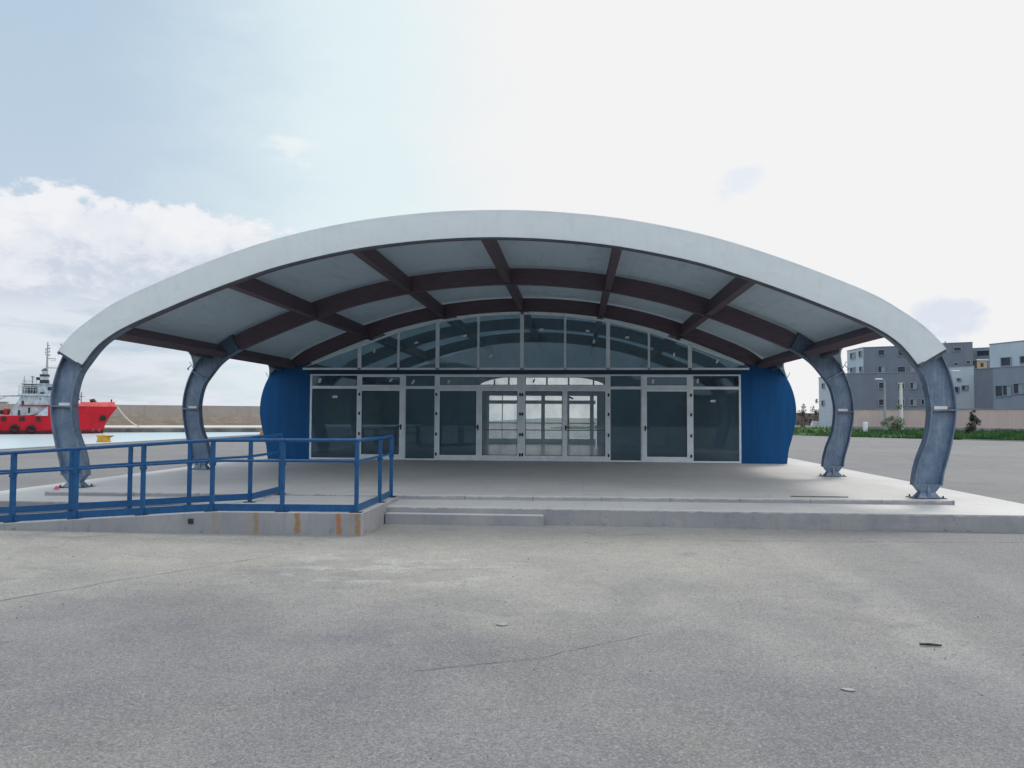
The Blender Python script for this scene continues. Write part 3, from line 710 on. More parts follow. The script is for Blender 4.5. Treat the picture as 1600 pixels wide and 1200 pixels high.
def door(x0, x1, glass, hinge, handle, bar, dirty='glass'):
    """one door leaf: stiles, rails, pane; hinge/handle are 'l','r' or None"""
    f = MB(); gl, gr = glass
    f.box(x0, gl, FY-.022, FY+.03, zz(.012), zz(2.20)); f.box(gr, x1, FY-.022, FY+.03, zz(.012), zz(2.20))
    f.box(gl, gr, FY-.020, FY+.028, zz(.012), zz(.175)); f.box(gl, gr, FY-.020, FY+.028, zz(2.105), zz(2.20))
    d = f.build('door', M['aluminium'], hall, bevel=.005)
    pane(gl-.01, gr+.01, .16, 2.12, d, dirty)
    # dark gasket round the glass
    k = MB(); frame_rect(k, gl, gr, .175, 2.105, .014, .014, .014, .014, FY+.006, FY+.024); k.build('gasket', M['dark'], d)
    if hinge:
        hx = x0+.035 if hinge == 'l' else x1-.035
        for hz in (2.0, 1.42, .80, .20):
            h = MB(); h.tube([(hx, FY-.032, zz(hz-.05)), (hx, FY-.032, zz(hz+.05))], .016, 8); h.box(hx-.028, hx+.028, FY-.030, FY-.021, zz(hz-.035), zz(hz+.035)); h.build('hinge', M['dark'], d)
    if handle:
        hx = gl-.05 if handle == 'l' else gr+.05; s = 1 if handle == 'l' else -1
        h = MB(); h.box(hx-.022, hx+.022, FY-.032, FY-.02, zz(.93), zz(1.09)); h.tube([(hx, FY-.03, zz(1.03)), (hx, FY-.07, zz(1.03)), (hx+s*.12, FY-.07, zz(1.02))], .014, 8); h.tube([(hx, FY-.03, zz(1.03)), (hx, FY-.075, zz(1.03))], .03, 8)
        h.build('handle', M['dark'], d)
    if bar:
        b_ = MB(); b_.tube([(gl+.01, FY+.05, zz(.98)), (gl+.03, FY+.10, zz(.94)), (gr-.03, FY+.10, zz(.94)), (gr-.01, FY+.05, zz(.98))], .014, 8); b_.build('push_bar', M['dark'], d, smooth=True)
    return d
def transom(x0, x1, l, r, dirty='glass'):
    f = MB(); frame_rect(f, x0, x1, 2.205, 2.612, l, r, .085, .085, FY-.01, FY+.06); w_ = f.build('window', M['aluminium'], hall, bevel=.004)
    pane(x0+l-.01, x1-r+.01, 2.28, 2.535, w_, dirty)
    k = MB(); frame_rect(k, x0+l, x1-r, 2.29, 2.527, .012, .012, .012, .012, FY+.006, FY+.024); k.build('gasket', M['dark'], w_)
    return w_
w1 = fixed_window(-6.493, -4.98, .055, .045); sticker(-6.20, 2.42, 1.25, w1, w_=.07, h_=.04); sticker(-5.72, 1.92, 0, w1, w_=.08, h_=.035)
door(-4.977, -3.535, (-4.87, -3.70), 'l', 'r', False); t1 = transom(-4.977, -3.535, .11, .16); sticker(-3.98, 2.43, .6, t1)
w2 = fixed_window(-3.532, -2.60, .02, .02); sticker(-3.29, 2.38, 1.0, w2, w_=.075)
door(-2.597, -1.25, (-2.46, -1.345), 'l', 'r', False, 'glass'); door(-1.247, .018, (-1.165, -.10), 'r', None, True, 'glass_dirty')
t2 = transom(-2.597, .018, .14, .12, 'glass_dirty'); sticker(-2.19, 2.39, 1.0, t2)
d3 = door(.021, 1.335, (.14, 1.25), 'l', None, True, 'glass_dirty'); d4 = door(1.338, 2.66, (1.405, 2.525), 'r', 'l', True, 'glass_dirty'); sticker(1.51, 1.91, -.4, d4, True, .07, .025)
t3 = transom(.021, 2.66, .12, .14, 'glass_dirty'); sticker(.39, 2.42, 1.1, t3, True, .06, .022)
w3 = fixed_window(2.663, 3.60, .02, .02)
door(3.603, 5.08, (3.755, 4.925), 'r', 'l', False); t4 = transom(3.603, 5.08, .16, .16); sticker(3.94, 2.41, 1.5, t4, w_=.065)
w4 = fixed_window(5.083, 6.493, .03, .055); sticker(5.25, 2.42, 1.5, w4, w_=.065); sticker(5.69, 1.83, 0, w4, w_=.075, h_=.035)

# fanlight above: ten panes under the arch
mx = [-6.74, -4.96, -3.75, -2.545, -1.295, .03, 1.33, 2.61, 3.82, 5.02, 6.74]
mz = [2.80, 3.505, 3.955, 4.25, 4.43, 4.495, 4.42, 4.235, 3.925, 3.515, 2.80]
half = [0, .055, .032, .055, .032, .055, .032, .055, .032, .055, 0]
stk = [[], [(-4.51, 3.33, 1.5)], [(-3.2, 3.58, .3)], [(-1.71, 3.79, .3)], [(-.91, 3.17, 1.0)], [(.62, 3.97, .1)], [(2.0, 3.92, -.2), (2.19, 3.60, 1.3)], [(3.18, 3.72, .1)], [(4.56, 3.2, 1.4)], [(5.82, 3.0, 1.1)]]
for i in range(10):
    xa, xb = mx[i]+(half[i]-.001 if half[i] else 0), mx[i+1]-(half[i+1]-.001 if half[i+1] else 0)
    s = (mz[i+1]-mz[i])/(mx[i+1]-mx[i]); za, zb = mz[i]+s*(xa-mx[i]), mz[i]+s*(xb-mx[i])
    f = MB(); y0, y1 = FY-.012, FY+.05
    f.prism([(xa, zz(2.75)), (xb, zz(2.75)), (xb, zz(2.81)), (xa, zz(2.81))], y0, y1)
    f.prism([(xa, zz(max(za-.06, 2.812))), (xb, zz(max(zb-.06, 2.812))), (xb, zz(max(zb, 2.814))), (xa, zz(max(za, 2.814)))], y0, y1)
    hl = half[i] and half[i]; hr = half[i+1] and half[i+1]
    if half[i]: f.prism([(mx[i]+.003, zz(2.812)), (xa, zz(2.812)), (xa, zz(za-.061)), (mx[i]+.003, zz(za-.061))], y0-.003, y1)
    if half[i+1]: f.prism([(xb, zz(2.812)), (mx[i+1]-.003, zz(2.812)), (mx[i+1]-.003, zz(zb-.061)), (xb, zz(zb-.061))], y0-.003, y1)
    w_ = f.build('fanlight', M['aluminium'], hall)
    gp = [(xa-.01 if half[i] else xa, zz(2.80)), (xb+.01 if half[i+1] else xb, zz(2.80)), (xb, zz(max(zb-.05, 2.802))), (xa, zz(max(za-.05, 2.802)))]
    MB().prism(gp, FY+.026, FY+.032).build('pane', M['glass_fan'], w_)
    for (x, z, a) in stk[i]: sticker(x, z, a, w_)

# far end wall with its own glazed doors and small fanlight
BY = 24.2
rw = MB(); t_hi = NP-1
def roofz(x):
    i = min(range(NP), key=lambda k: abs(PO[k][0]-abs(x)) + (10 if PO[k][1] < 2.5 else 0)); return PO[i][1]-.05
for sgn in (-1, 1):
    tt = idx_at_z(2.85+PU); n = 20
    P = [(sgn*7.7, PU)] + [(sgn*off(FO, tt*i/n, -.03)[0], off(FO, tt*i/n, -.03)[1]) for i in range(n+1)] + [(sgn*2.66, zz(2.85)), (sgn*2.66, PU)]
    rw.prism(P, BY, BY+.12)
rw.box(-2.66, 2.66, BY, BY+.12, zz(2.34), zz(2.85))
arc = [(3.03*math.cos(math.pi*i/24), zz(2.85)+.50*math.sin(math.pi*i/24)**1.2) for i in range(25)]
tp = [off(FO, t, -.03) for t in [idx_at_z(2.85+PU) + (T-2*idx_at_z(2.85+PU))*i/60 for i in range(61)]]
rw.prism(tp + [(-3.03, zz(2.85))] + arc[::-1][1:], BY, BY+.12)
rw.build('rear_wall', M['interior'], hall)
f = MB()
for x in (-2.64, -1.05, .07, 1.25, 2.42): f.box(x-.09, x+.09, BY+.02, BY+.10, PU, zz(2.34))
f.box(-2.6, 2.6, BY+.022, BY+.098, PU+.0, zz(.27)); f.box(-2.6, 2.6, BY+.022, BY+.098, zz(1.95), zz(2.12)); f.box(-2.6, 2.6, BY+.024, BY+.096, zz(1.0), zz(1.05)); f.box(-1.93, -1.89, BY+.02, BY+.1, PU, zz(2.34))
for x in (-2.3, -1.6, .25, 1.3, 2.5): f.box(x-.04, x+.04, BY+.02, BY+.1, zz(2.85), zz(3.32) if abs(x) < 2 else zz(3.12))
rf = f.build('rear_door_frame', M['aluminium'], hall)
MB().box(-2.62, 2.62, BY+.055, BY+.061, PU, zz(2.34)).build('pane', M['glass_clean'], rf)
MB().prism(arc, BY+.055, BY+.061).build('pane', M['glass_clean'], rf)

# ------------------------------------------------------------------ small loose things
MB().box(5.33, 6.28, -.0, .035, PU+.001, PU+.016).build('metal_strip', M['metalstrip'])
tag(bpy.data.objects['metal_strip'], 'thin brown metal strip lying flat on the terrace near the right front leg', 'strip')
sm = MB(); sm.hexa([(-7.66, -.44, PU), (-7.57, -.46, PU), (-7.56, -.40, PU), (-7.65, -.38, PU), (-7.65, -.44, PU+.03), (-7.60, -.45, PU+.07), (-7.60, -.41, PU+.06), (-7.64, -.40, PU+.03)])
tag(sm.build('litter', M['pink']), 'small crumpled pink scrap beside the foot of the left front leg', 'litter')
st = MB(); st.tube([(4.22, -7.70, .015), (4.29, -7.70, .016), (4.37, -7.715, .013)], [.009, .012, .008], 8)
tag(st.build('stick', M['dark'], smooth=True), 'short black stick lying on the asphalt in the right foreground', 'stick')
def scrap(px, py, r, label, m):
    d = _f*1.0 + _r*((px-800)/FPX) - _u*((py-600)/FPX); p = CAM + d*(-1.70/d.z)
    b_ = MB(); n = 9; V = []
    for i in range(n):
        a = 2*math.pi*i/n; rr = r*random.uniform(.6, 1.1); V.append((p.x+rr*math.cos(a)*1.3, p.y+rr*math.sin(a)*.9))
    b_.prism(V, .003, .010, 'Z'); return tag(b_.build('paper_scrap', m), label, 'scrap')
scrap(785, 977, .05, 'whitish flattened scrap on the asphalt straight in front of the steps', M['wallbase'])
scrap(1325, 1079, .035, 'pale flattened scrap lying on the asphalt below the black stick', M['wallbase'])

gr = MB(); rg = random.Random(11)
for k in range(650):
    t = rg.random(); y = -10.6 + 8.6*t**1.25; x = 1.2 + rg.uniform(-1, 1)*(2.9 + (y+10.6)*.72); sz_ = rg.choice((.003, .004, .004, .005, .007))*(1+t*.8)
    gr.slot = 0 if rg.random() < .55 else 1
    v = [(x+sz_*rg.uniform(.6, 1)*math.cos(a)*rg.uniform(.8, 1.5), y+sz_*rg.uniform(.6, 1)*math.sin(a)) for a in (.2, 1.4, 2.7, 3.9, 5.2)]
    lo = [gr.b.verts.new((p[0], p[1], -.001)) for p in v]; hi = gr.b.verts.new((x, y, sz_*rg.uniform(.7, 1.1)))
    for i in range(5): gr.face([lo[i], lo[(i+1) % 5], hi])
tag(gr.build('gravel', [M['bark'], M['wallbase']]), kind='stuff')

# ------------------------------------------------------------------ harbour on the left
def bollard(px, py, zd, m, label, s=1.0):
    p = at(px, py, zd); p.z = .05
    t = thing('mooring_bollard', p, label, 'bollard', 'bollards along the quay edge')
    MB().tube([p, p+Vector((0, 0, .05*s)), p+Vector((0, 0, .06*s)), p+Vector((0, 0, .30*s))], [.40*s, .40*s, .36*s, .34*s], 14).build('base', m, t, smooth=True)
    h = MB(); h.hexa([p+Vector((-.30*s, -.2*s, .27*s)), p+Vector((.36*s, -.2*s, .27*s)), p+Vector((.36*s, .2*s, .27*s)), p+Vector((-.30*s, .2*s, .27*s)),
                      p+Vector((-.34*s, -.22*s, .42*s)), p+Vector((.56*s, -.22*s, .40*s)), p+Vector((.56*s, .22*s, .40*s)), p+Vector((-.34*s, .22*s, .42*s))])
    h.build('head', m, t, bevel=.03)
bollard(162, 692, 46, M['yellow'], 'yellow mooring bollard on the quay edge between the two left legs', 1.0)
bollard(411, 680, 66, M['orange'], 'rusty orange mooring bollard partly hidden behind the blue wall', .7)

bw = MB(); A = at(-260, 640, 132); B = at(180, 640, 148); C_ = at(420, 640, 160); D_ = at(1150, 640, 215)
wl = [A, B, C_, at(470, 640, 163)]
for a, b_ in zip(wl[:-1], wl[1:]):
    d = Vector((b_.x-a.x, b_.y-a.y, 0)).normalized(); n = Vector((-d.y, d.x, 0)); L = (Vector((b_.x, b_.y, 0))-Vector((a.x, a.y, 0))).length
    bw.obox(Vector((a.x, a.y, 0)), d, n, Vector((0, 0, 1)), (0, 0, -1.5), (L+.2, 2.2, 3.42))
tag(bw.build('breakwater_wall', M['stonewall']), 'long brownish stone breakwater wall across the harbour behind the red ship', 'wall')
lg = MB(); la = [at(-300, 660, 116), at(160, 660, 127), at(420, 660, 137), at(470, 660, 139.5)]
for (a, b_), (e, f_) in zip(zip(la[:-1], la[1:]), zip(wl[:-1], wl[1:])):
    for zt, zb_, sl in ((-.44, -.62, 0), (-.62, -2.5, 1)):
        lg.slot = sl; k = 0.0 if sl == 0 else .03
        lg.hexa([(a.x+k, a.y+k, zb_), (b_.x+k, b_.y+k, zb_), (f_.x, f_.y+.5, zb_), (e.x, e.y+.5, zb_), (a.x+k, a.y+k, zt), (b_.x+k, b_.y+k, zt), (f_.x, f_.y+.5, zt), (e.x, e.y+.5, zt)])
tag(lg.build('breakwater_ledge', [M['ledge_top'], M['ledge_side']]), kind='structure')

# red supply vessel: local axes, bow to the right
SD = 122.0; PXM = SD/FPX
SO = at(161, 675, SD); SO.z = -1.3
ship = thing('supply_vessel', SO, 'red hulled supply ship with white superstructure moored by the breakwater', 'ship')
SV = Vector((SO.x-CAM.x, SO.y-CAM.y, 0)).normalized(); ex = Vector((SV.y, -SV.x, 0)); CS = SV.dot(Vector((_f.x, _f.y, 0)).normalized()); ey = Vector((-ex.y, ex.x, 0)); ez = Vector((0, 0, 1))
MS = Matrix((ex, ey, ez)).transposed().to_4x4(); MS.translation = SO
def sx(px): return (px-161)*PXM*CS
def sz(py): return (675-py)*PXM
def sbuild(mb, name, m, parent=ship, smooth=False):
    bmesh.ops.recalc_face_normals(mb.b, faces=mb.b.faces); me = bpy.data.meshes.new(name); mb.b.to_mesh(me); mb.b.free(); me.materials.append(m)
    o = bpy.data.objects.new(name, me); COL.objects.link(o); o.matrix_world = MS
    o.matrix_basis = MS
    if smooth:
        for p in me.polygons: p.use_smooth = True
        me.set_sharp_from_angle(angle=R(35))
    attach(o, parent); return o
def sb(x0, x1, yt, yb, hb, name, m, parent=ship, y0=None):
    b_ = MB(); b_.box(sx(x0), sx(x1), -hb if y0 is None else y0, hb, sz(yb), sz(yt)); return sbuild(b_, name, m, parent)
st_ = [(-190, 3.6, 3.7, 650), (-120, 3.9, 4.0, 650), (0, 4.0, 4.1, 649), (60, 4.0, 4.1, 647), (66, 4.0, 4.1, 645), (80, 3.9, 4.1, 634), (118, 3.2, 3.9, 633), (140, 1.9, 3.1, 632.5), (155, .7, 2.1, 632), (163, .05, 1.5, 632), (183, .03, .08, 634)]
rows = []
for i, (px, wlb, db, dy) in enumerate(st_):
    xw = sx(min(px, 161)) if px <= 163 else sx(161); xd = sx(px)
    xk = xw
    mid = lambda f: xw + (xd-xw)*f
    z1 = sz(dy)
    ring = [(xk, -wlb*.6, -1.0), (xw, -wlb, 0), (mid(.15), -(wlb+(db-wlb)*.15), z1*.35), (mid(.55), -(wlb+(db-wlb)*.55), z1*.7), (xd, -db, z1)]
    rows.append(ring + [(p[0], -p[1], p[2]) for p in ring[::-1]])
hb_ = MB(); Vv = hb_.strip(rows); hb_.face(Vv[0])
for i in range(len(Vv)-1): hb_.face([Vv[i][4], Vv[i+1][4], Vv[i+1][5], Vv[i][5]])
hull = sbuild(hb_, 'hull', M['hull'], ship, True)
# raised forecastle bulwark
bk = MB()
for s in (-1, 1):
    P0 = [(119, 3.9, 632), (128, 3.6, 627), (140, 3.1, 627), (155, 2.1, 627), (165, 1.35, 626.5), (178.5, .35, 626)]
    for (xa, ya_, ta), (xb, yb_, tb) in zip(P0[:-1], P0[1:]):
        bk.hexa([(sx(xa), s*ya_, sz(633.5)), (sx(xb), s*yb_, sz(633.5)), (sx(xb), s*(yb_-.1), sz(633.5)), (sx(xa), s*(ya_-.1), sz(633.5)), (sx(xa), s*ya_, sz(ta)), (sx(xb), s*yb_, sz(tb)), (sx(xb), s*(yb_-.1), sz(tb)), (sx(xa), s*(ya_-.1), sz(ta))])
sbuild(bk, 'bulwark', M['hull_light'])
b_ = MB()
b_.prism([(sx(42), sz(649)), (sx(121), sz(634)), (sx(121), sz(618)), (sx(42), sz(618))], -3.3, 3.3); deckh = sbuild(b_, 'deckhouse', M['ship_white'])
b_ = MB(); b_.prism([(sx(22), sz(649)), (sx(43), sz(649)), (sx(43), sz(619)), (sx(39), sz(619))], -3.25, 3.25); sbuild(b_, 'stair_screen', M['ship_white'])
b_ = MB(); b_.prism([(sx(61), sz(648)), (sx(79), sz(648)), (sx(79), sz(634))], -4.12, -4.04); sbuild(b_, 'bulwark_plate', M['ship_white'])
sb(36, 124, 615.8, 618.2, 3.7, 'bridge_deck', M['ship_white']); sb(38, 122, 632, 633.6, 3.6, 'main_deck_edge', M['hull'])
bridge = sb(60, 112, 601, 616, 2.7, 'bridge', M['ship_white']); sb(40, 62, 604, 616, 2.2, 'bridge_wing', M['ship_white'])
for x0, x1, yt, yb in ((47, 53, 606, 613.5), (54.5, 57, 606, 613.5), (58, 62, 605, 614), (66, 72, 613, 616), (77, 84, 605, 610), (88, 95, 605, 610)):
    q = MB(); q.box(sx(x0), sx(x1), -2.78, -2.2, sz(yb), sz(yt)); sbuild(q, 'window', M['win_dark'], bridge)
for x0, x1, yt, yb in ((41, 44, 626, 633), (50, 53, 636, 644), (66, 67.5, 622, 624), (36, 39, 640, 647), (122, 124.6, 621, 624)):
    q = MB(); q.box(sx(x0), sx(x1), -3.36, -3.0, sz(yb), sz(yt)); sbuild(q, 'opening', M['win_dark'], deckh)
sb(38, 116, 600, 601.4, 2.9, 'top_deck', M['ship_white'])
fun = sb(64, 76.5, 586, 600.5, 1.0, 'funnel', M['ship_white']); 
for yt, yb, e in ((585.6, 588.6, 1.15), (594, 600.4, 1.06)): sb(63.6, 77, yt, yb, e, 'band', M['ship_dark'], fun)
sb(58, 64, 590, 594, .6, 'searchlight', M['ship_dark']); sb(67, 75, 580, 586, .8, 'mast_house', M['ship_white'])
q = MB(); q.hexa([(sx(65), -.9, sz(580)), (sx(75), -.9, sz(580)), (sx(75), .9, sz(580)), (sx(65), .9, sz(580)), (sx(69), -.2, sz(576)), (sx(71), -.2, sz(576)), (sx(71), .2, sz(576)), (sx(69), .2, sz(576))]); sbuild(q, 'cap', M['ship_dark'])
q = MB(); q.tube([(sx(73.3), 0, sz(580)), (sx(73.3), 0, sz(536))], [.16, .08], 8)
for dx0, dx1, y in ((-3, 4, 546), (-2.5, 4, 551), (-3.5, 4, 555), (0, 13, 561), (0, 15, 575), (0, 3, 541)): q.tube([(sx(73.3+dx0), 0, sz(y)), (sx(73.3+dx1), 0, sz(y))], .07, 5)
for dx, y in ((3, 546), (3, 551), (-3, 549), (-3, 553), (3, 557)): q.box(sx(73.3+dx-.8), sx(73.3+dx+.8), -.12, .12, sz(y), sz(y-2.2))
q.tube([(sx(86), 0, sz(561)), (sx(86), 0, sz(564)), (sx(78), 0, sz(564))], .04, 5); sbuild(q, 'mast', M['pole'])
q = MB(); q.tube([(sx(40.5), 0, sz(604)), (sx(40.5), 0, sz(588))], .05, 6); q.box(sx(39.6), sx(41.6), -.1, .1, sz(599), sz(593)); q.tube([(sx(52.5), 0, sz(604)), (sx(52.5), 0, sz(589))], .11, 6); q.tube([(sx(50), 0, sz(591)), (sx(50.5), 0, sz(589)), (sx(52.5), 0, sz(588.5)), (sx(54.5), 0, sz(589)), (sx(55), 0, sz(591))], .06, 6); sbuild(q, 'antenna', M['pole'])
q = MB()
for y in (603.5, 606.5, 610): q.tube([(sx(36), -2.9, sz(y)), (sx(63), -2.9, sz(y))], .035, 5)
for x in range(36, 64, 4): q.tube([(sx(x), -2.9, sz(616)), (sx(x), -2.9, sz(603.5))], .035, 5)
for y in (595, 597.5): q.tube([(sx(40), -2.0, sz(y)), (sx(62), -2.0, sz(y))], .03, 5)
for x in range(40, 63, 5): q.tube([(sx(x), -2.0, sz(601)), (sx(x), -2.0, sz(595))], .03, 5)
sbuild(q, 'rail', M['ship_white'])
q = MB(); q.tube([(sx(36), -1, sz(618.5)), (sx(-40), -1, sz(620))], .12, 6); q.tube([(sx(0), -1, sz(627)), (sx(16), -1, sz(620))], .08, 6); sbuild(q, 'boom', M['ship_white'])
q = MB(); q.tube([(sx(126), 0, sz(630)), (sx(126), 0, sz(611))], .10, 6); q.tube([(sx(121), 0, sz(618)), (sx(131), 0, sz(618))], .06, 6); q.box(sx(120), sx(124), -.3, .3, sz(611), sz(607)); sbuild(q, 'foremast', M['pole'])
q = MB(); q.tube([(sx(173), 0, sz(628)), (sx(173), 0, sz(622))], .12, 6); q.tube([(sx(140), 0, sz(628)), (sx(141), 0, sz(625)), (sx(144), 0, sz(624)), (sx(147), 0, sz(628))], .35, 8); sbuild(q, 'windlass', M['ship_dark'])
sb(16, 21, 638, 647, 1.0, 'locker', M['hull'], ship, -3.6); sb(0, 12, 640, 646, 1.5, 'deck_gear', M['ship_dark'], ship, -2)
for x0, x1, yt, yb in ((14, 20.5, 649.5, 655.5), (39, 46.5, 649.5, 655.5), (62.5, 69, 649.5, 655.5)):
    q = MB(); q.box(sx(x0), sx(x1), -4.18, -3.9, sz(yb), sz(yt)); sbuild(q, 'fender', M['rubber'], hull)
for x, y in ((6, 665), (33, 666), (56, 667), (-22, 665)):
    q = MB(); n = 14
    q.tube([(sx(x)+.42*math.cos(2*math.pi*k/n), -4.25, sz(y)+.42*math.sin(2*math.pi*k/n)) for k in range(n+1)], .2, 8, False); sbuild(q, 'tyre', M['rubber'], hull, True)
q = MB(); n = 12; q.tube([(sx(160.5), -1.25, sz(651.5)), (sx(160.8), -1.0, sz(651.5))], .48, 12); sbuild(q, 'anchor_pocket', M['rubber'], hull)
pa = MS @ Vector((sx(182), 0, sz(633.5))); pb = at(219, 666.5, 128); pb.z = -.43
rp = MB(); rp.tube([pa.lerp(pb, i/14) + Vector((0, 0, -1.0*math.sin(math.pi*i/14)*.5)) for i in range(15)], .10, 6)
tag(rp.build('mooring_rope', M['rope'], smooth=True), 'pale mooring rope running from the red bow down to the ledge', 'rope')

def far_house(px0, px1, yt, yb, zd, m, label, n):
    a = at(px0, yb, zd); b_ = at(px1, yb, zd+3); zt = at(px0, yt, zd).z; d = Vector((b_.x-a.x, b_.y-a.y, 0)); L = d.length; d.normalize(); nn = Vector((-d.y, d.x, 0))
    t = thing('house', Vector((a.x, a.y, -.4)), label, 'house', 'far houses beyond the harbour')
    o = Vector((a.x, a.y, 0)); MB().obox(o, d, nn, ez, (0, 0, -.6), (L, 6, zt)).build('wall', m, t); MB().obox(o, d, nn, ez, (-.3, -.3, zt), (L+.3, 6.3, zt+.3)).build('roof', M['brownwall'], t)
    for k in range(n): MB().obox(o, d, nn, ez, (L*(k+.3)/n, -.04, zt-2.2), (L*(k+.65)/n, .1, zt-.9)).build('window', M['win_dark'], t)
far_house(-40, 8, 629, 650, 190, M['tan'], 'low tan house far behind the ship, at the left edge of the photo', 3)
far_house(9, 24, 633, 650, 200, M['brownwall'], 'small brownish house far behind the ship stern', 2)

# ------------------------------------------------------------------ right side: grass, wall, buildings
gf = [(-2, 96), (10, 79.5), (22.6, 62.1), (28.1, 54.6), (32.0, 50.6), (34.6, 47.4), (46, 33), (70, 2)]
gd = Vector((.62, -.785, 0)).normalized(); gn = Vector((.785, .62, 0))
gm = MB(); prof_g = [(0, .01), (.5, .06), (3, .13), (9, .25), (15, .42), (19, .55)]
rows = []
for (x, y) in gf: rows.append([(x+gn.x*a+random.uniform(-.15, .15), y+gn.y*a+random.uniform(-.15, .15), z) for a, z in prof_g])
gm.strip(rows)
tag(gm.build('bank', M['soil'], smooth=True), kind='structure')
gb = MB()
def front_pt(u):
    u *= len(gf)-1; i = min(int(u), len(gf)-2); f = u-i; return gf[i][0]*(1-f)+gf[i+1][0]*f, gf[i][1]*(1-f)+gf[i+1][1]*f
for k in range(26000):
    x, y = front_pt(random.random()); a = 18*random.random()**1.7 + .05*random.gauss(0, 1)
    zb = .02 + .028*a; X = x+gn.x*a; Y = y+gn.y*a; h = random.uniform(.08, .30)*(1.0 + .6*math.sin(X*.9+Y*.4)*math.sin(X*.23-Y*.31)); wd = random.uniform(.03, .09); an = random.uniform(0, 6.28); lx, ly = random.gauss(0, .08), random.gauss(0, .08)
    c, s = math.cos(an)*wd, math.sin(an)*wd
    gb.face([gb.b.verts.new((X-c, Y-s, zb-.03)), gb.b.verts.new((X+c, Y+s, zb-.03)), gb.b.verts.new((X+lx, Y+ly, zb+h))])
tag(gb.build('grass', M['grass'], recalc=False), kind='stuff')
# kerb stones at the asphalt edge on the far right
kb = MB()
for (a, b_) in zip(gf[4:-1], gf[5:]):
    d = Vector((b_[0]-a[0], b_[1]-a[1], 0)); L = d.length; d.normalize(); n = Vector((-d.y, d.x, 0)); kb.obox(Vector((a[0], a[1], 0)), d, n, ez, (0, -.35, -.1), (L, -.05, .07))
tag(kb.build('kerb', M['wallbase']), kind='structure')
# perimeter wall
P0 = at(1322, 668, 86); P1 = at(1640, 668, 72); P0.z = P1.z = 0
d = (P1-P0); L = d.length; d.normalize(); n = Vector((-d.y, d.x, 0))
pw = thing('perimeter_wall', P0, 'long pinkish rendered wall behind the grass in front of the grey buildings', 'wall')
MB().obox(P0, d, n, ez, (0, 0, 0), (L+40, .3, 2.55)).build('wall_face', M['pinkwall'], pw); MB().obox(P0, d, n, ez, (0, -.12, 0), (L+40, -.002, .75)).build('wall_base', M['wallbase'], pw)
MB().obox(P0, d, n, ez, (-.1, -.06, 2.55), (L+40, .36, 2.65)).build('coping', M['wallbase'], pw)
cr_ = MB()
for k in range(20): cr_.obox(P0, d, n, ez, (2+k*3.4, -.03, .76), (2.25+k*3.4, -.001, 2.54))
cr_.build('pier', M['pinkwall'], pw); 

def block(name, label, pts, ytop, ybot, mats, wins, back=14.0, group='grey apartment buildings on the right'):
    """pts: front corner list [(px, depth)...]; one face between each pair; wins: (face, px, py, w_px, h_px)"""
    base = [at(px, ybot, zd) for px, zd in pts]; tops = [at(px, ytop if not isinstance(ytop, list) else ytop[i], zd) for i, (px, zd) in enumerate(pts)]
    zt = tops[1 if len(tops) == 3 else 0].z - .08; t = thing(name, Vector((base[0].x, base[0].y, 0)), label, 'building', group)
    F = [Vector((p.x, p.y, 0)) for p in base]
    bk_dir = Vector((base[len(base)//2].x-CAM.x, base[len(base)//2].y-CAM.y, 0)).normalized()
    Bk = [F[-1]+bk_dir*back, F[0]+bk_dir*back]
    for i in range(len(F)-1):
        d = F[i+1]-F[i]; L = d.length; d.normalize(); n = Vector((-d.y, d.x, 0))
        MB().obox(F[i], d, n, ez, (0 if i == 0 else .0, 0, 0), (L, .3, zt)).build('facade', M[mats[i]], t)
    ring = F + Bk
    body = MB(); cen = sum(ring, Vector())/len(ring); body.prism([((p.x-cen.x)*.985+cen.x, (p.y-cen.y)*.985+cen.y) for p in ring], 0, zt-.12, 'Z'); body.build('body', M[mats[-1]], t)
    par = MB()
    for i in range(len(F)-1):
        d = F[i+1]-F[i]; L = d.length; d.normalize(); n = Vector((-d.y, d.x, 0)); par.obox(F[i], d, n, ez, (-.03, -.06, zt), (L+.03, .36, zt+.09))
    par.build('parapet', M['clad_mid'], t)
    for w_ in wins:
        fi, px, py, wp, hp = w_[:5]; kind = w_[5] if len(w_) > 5 else 'n'
        a, b_ = F[fi], F[fi+1]; d = (b_-a).normalized(); n = Vector((-d.y, d.x, 0))
        dr = _f + _r*((px-800)/FPX) - _u*((py-600)/FPX)
        k = (a-CAM).dot(n)/dr.dot(n); p = CAM + dr*k; zd = k
        u0 = (p-a).dot(d); hw = wp*zd/FPX/2/max(abs(d.dot(_r0)), .35); hh = hp*zd/FPX/2; fr = .09
        f = MB()
        for (u1, u2, v1, v2) in ((-hw-fr, -hw, -hh-fr, hh+fr), (hw, hw+fr, -hh-fr, hh+fr), (-hw, hw, hh, hh+fr), (-hw, hw, -hh-fr, -hh)):
            f.obox(Vector((a.x, a.y, p.z)), d, n, ez, (u0+u1, -.14, v1), (u0+u2, .05, v2))
        wf = f.build('window', M['win_frame'] if kind != 'p' else M['clad_mid'], t)
        MB().obox(Vector((a.x, a.y, p.z)), d, n, ez, (u0-hw, -.025, -hh), (u0+hw, .02, hh)).build('pane', M['win_dark'] if kind != 'l' else M['win_frame'], wf)
        if kind == 's': MB().obox(Vector((a.x, a.y, p.z)), d, n, ez, (u0-hw*.05, -.05, -hh), (u0+hw, -.03, hh*.9)).build('shutter', M['win_frame'], wf)
    return t
rowsB = (578, 602.5, 628.6)
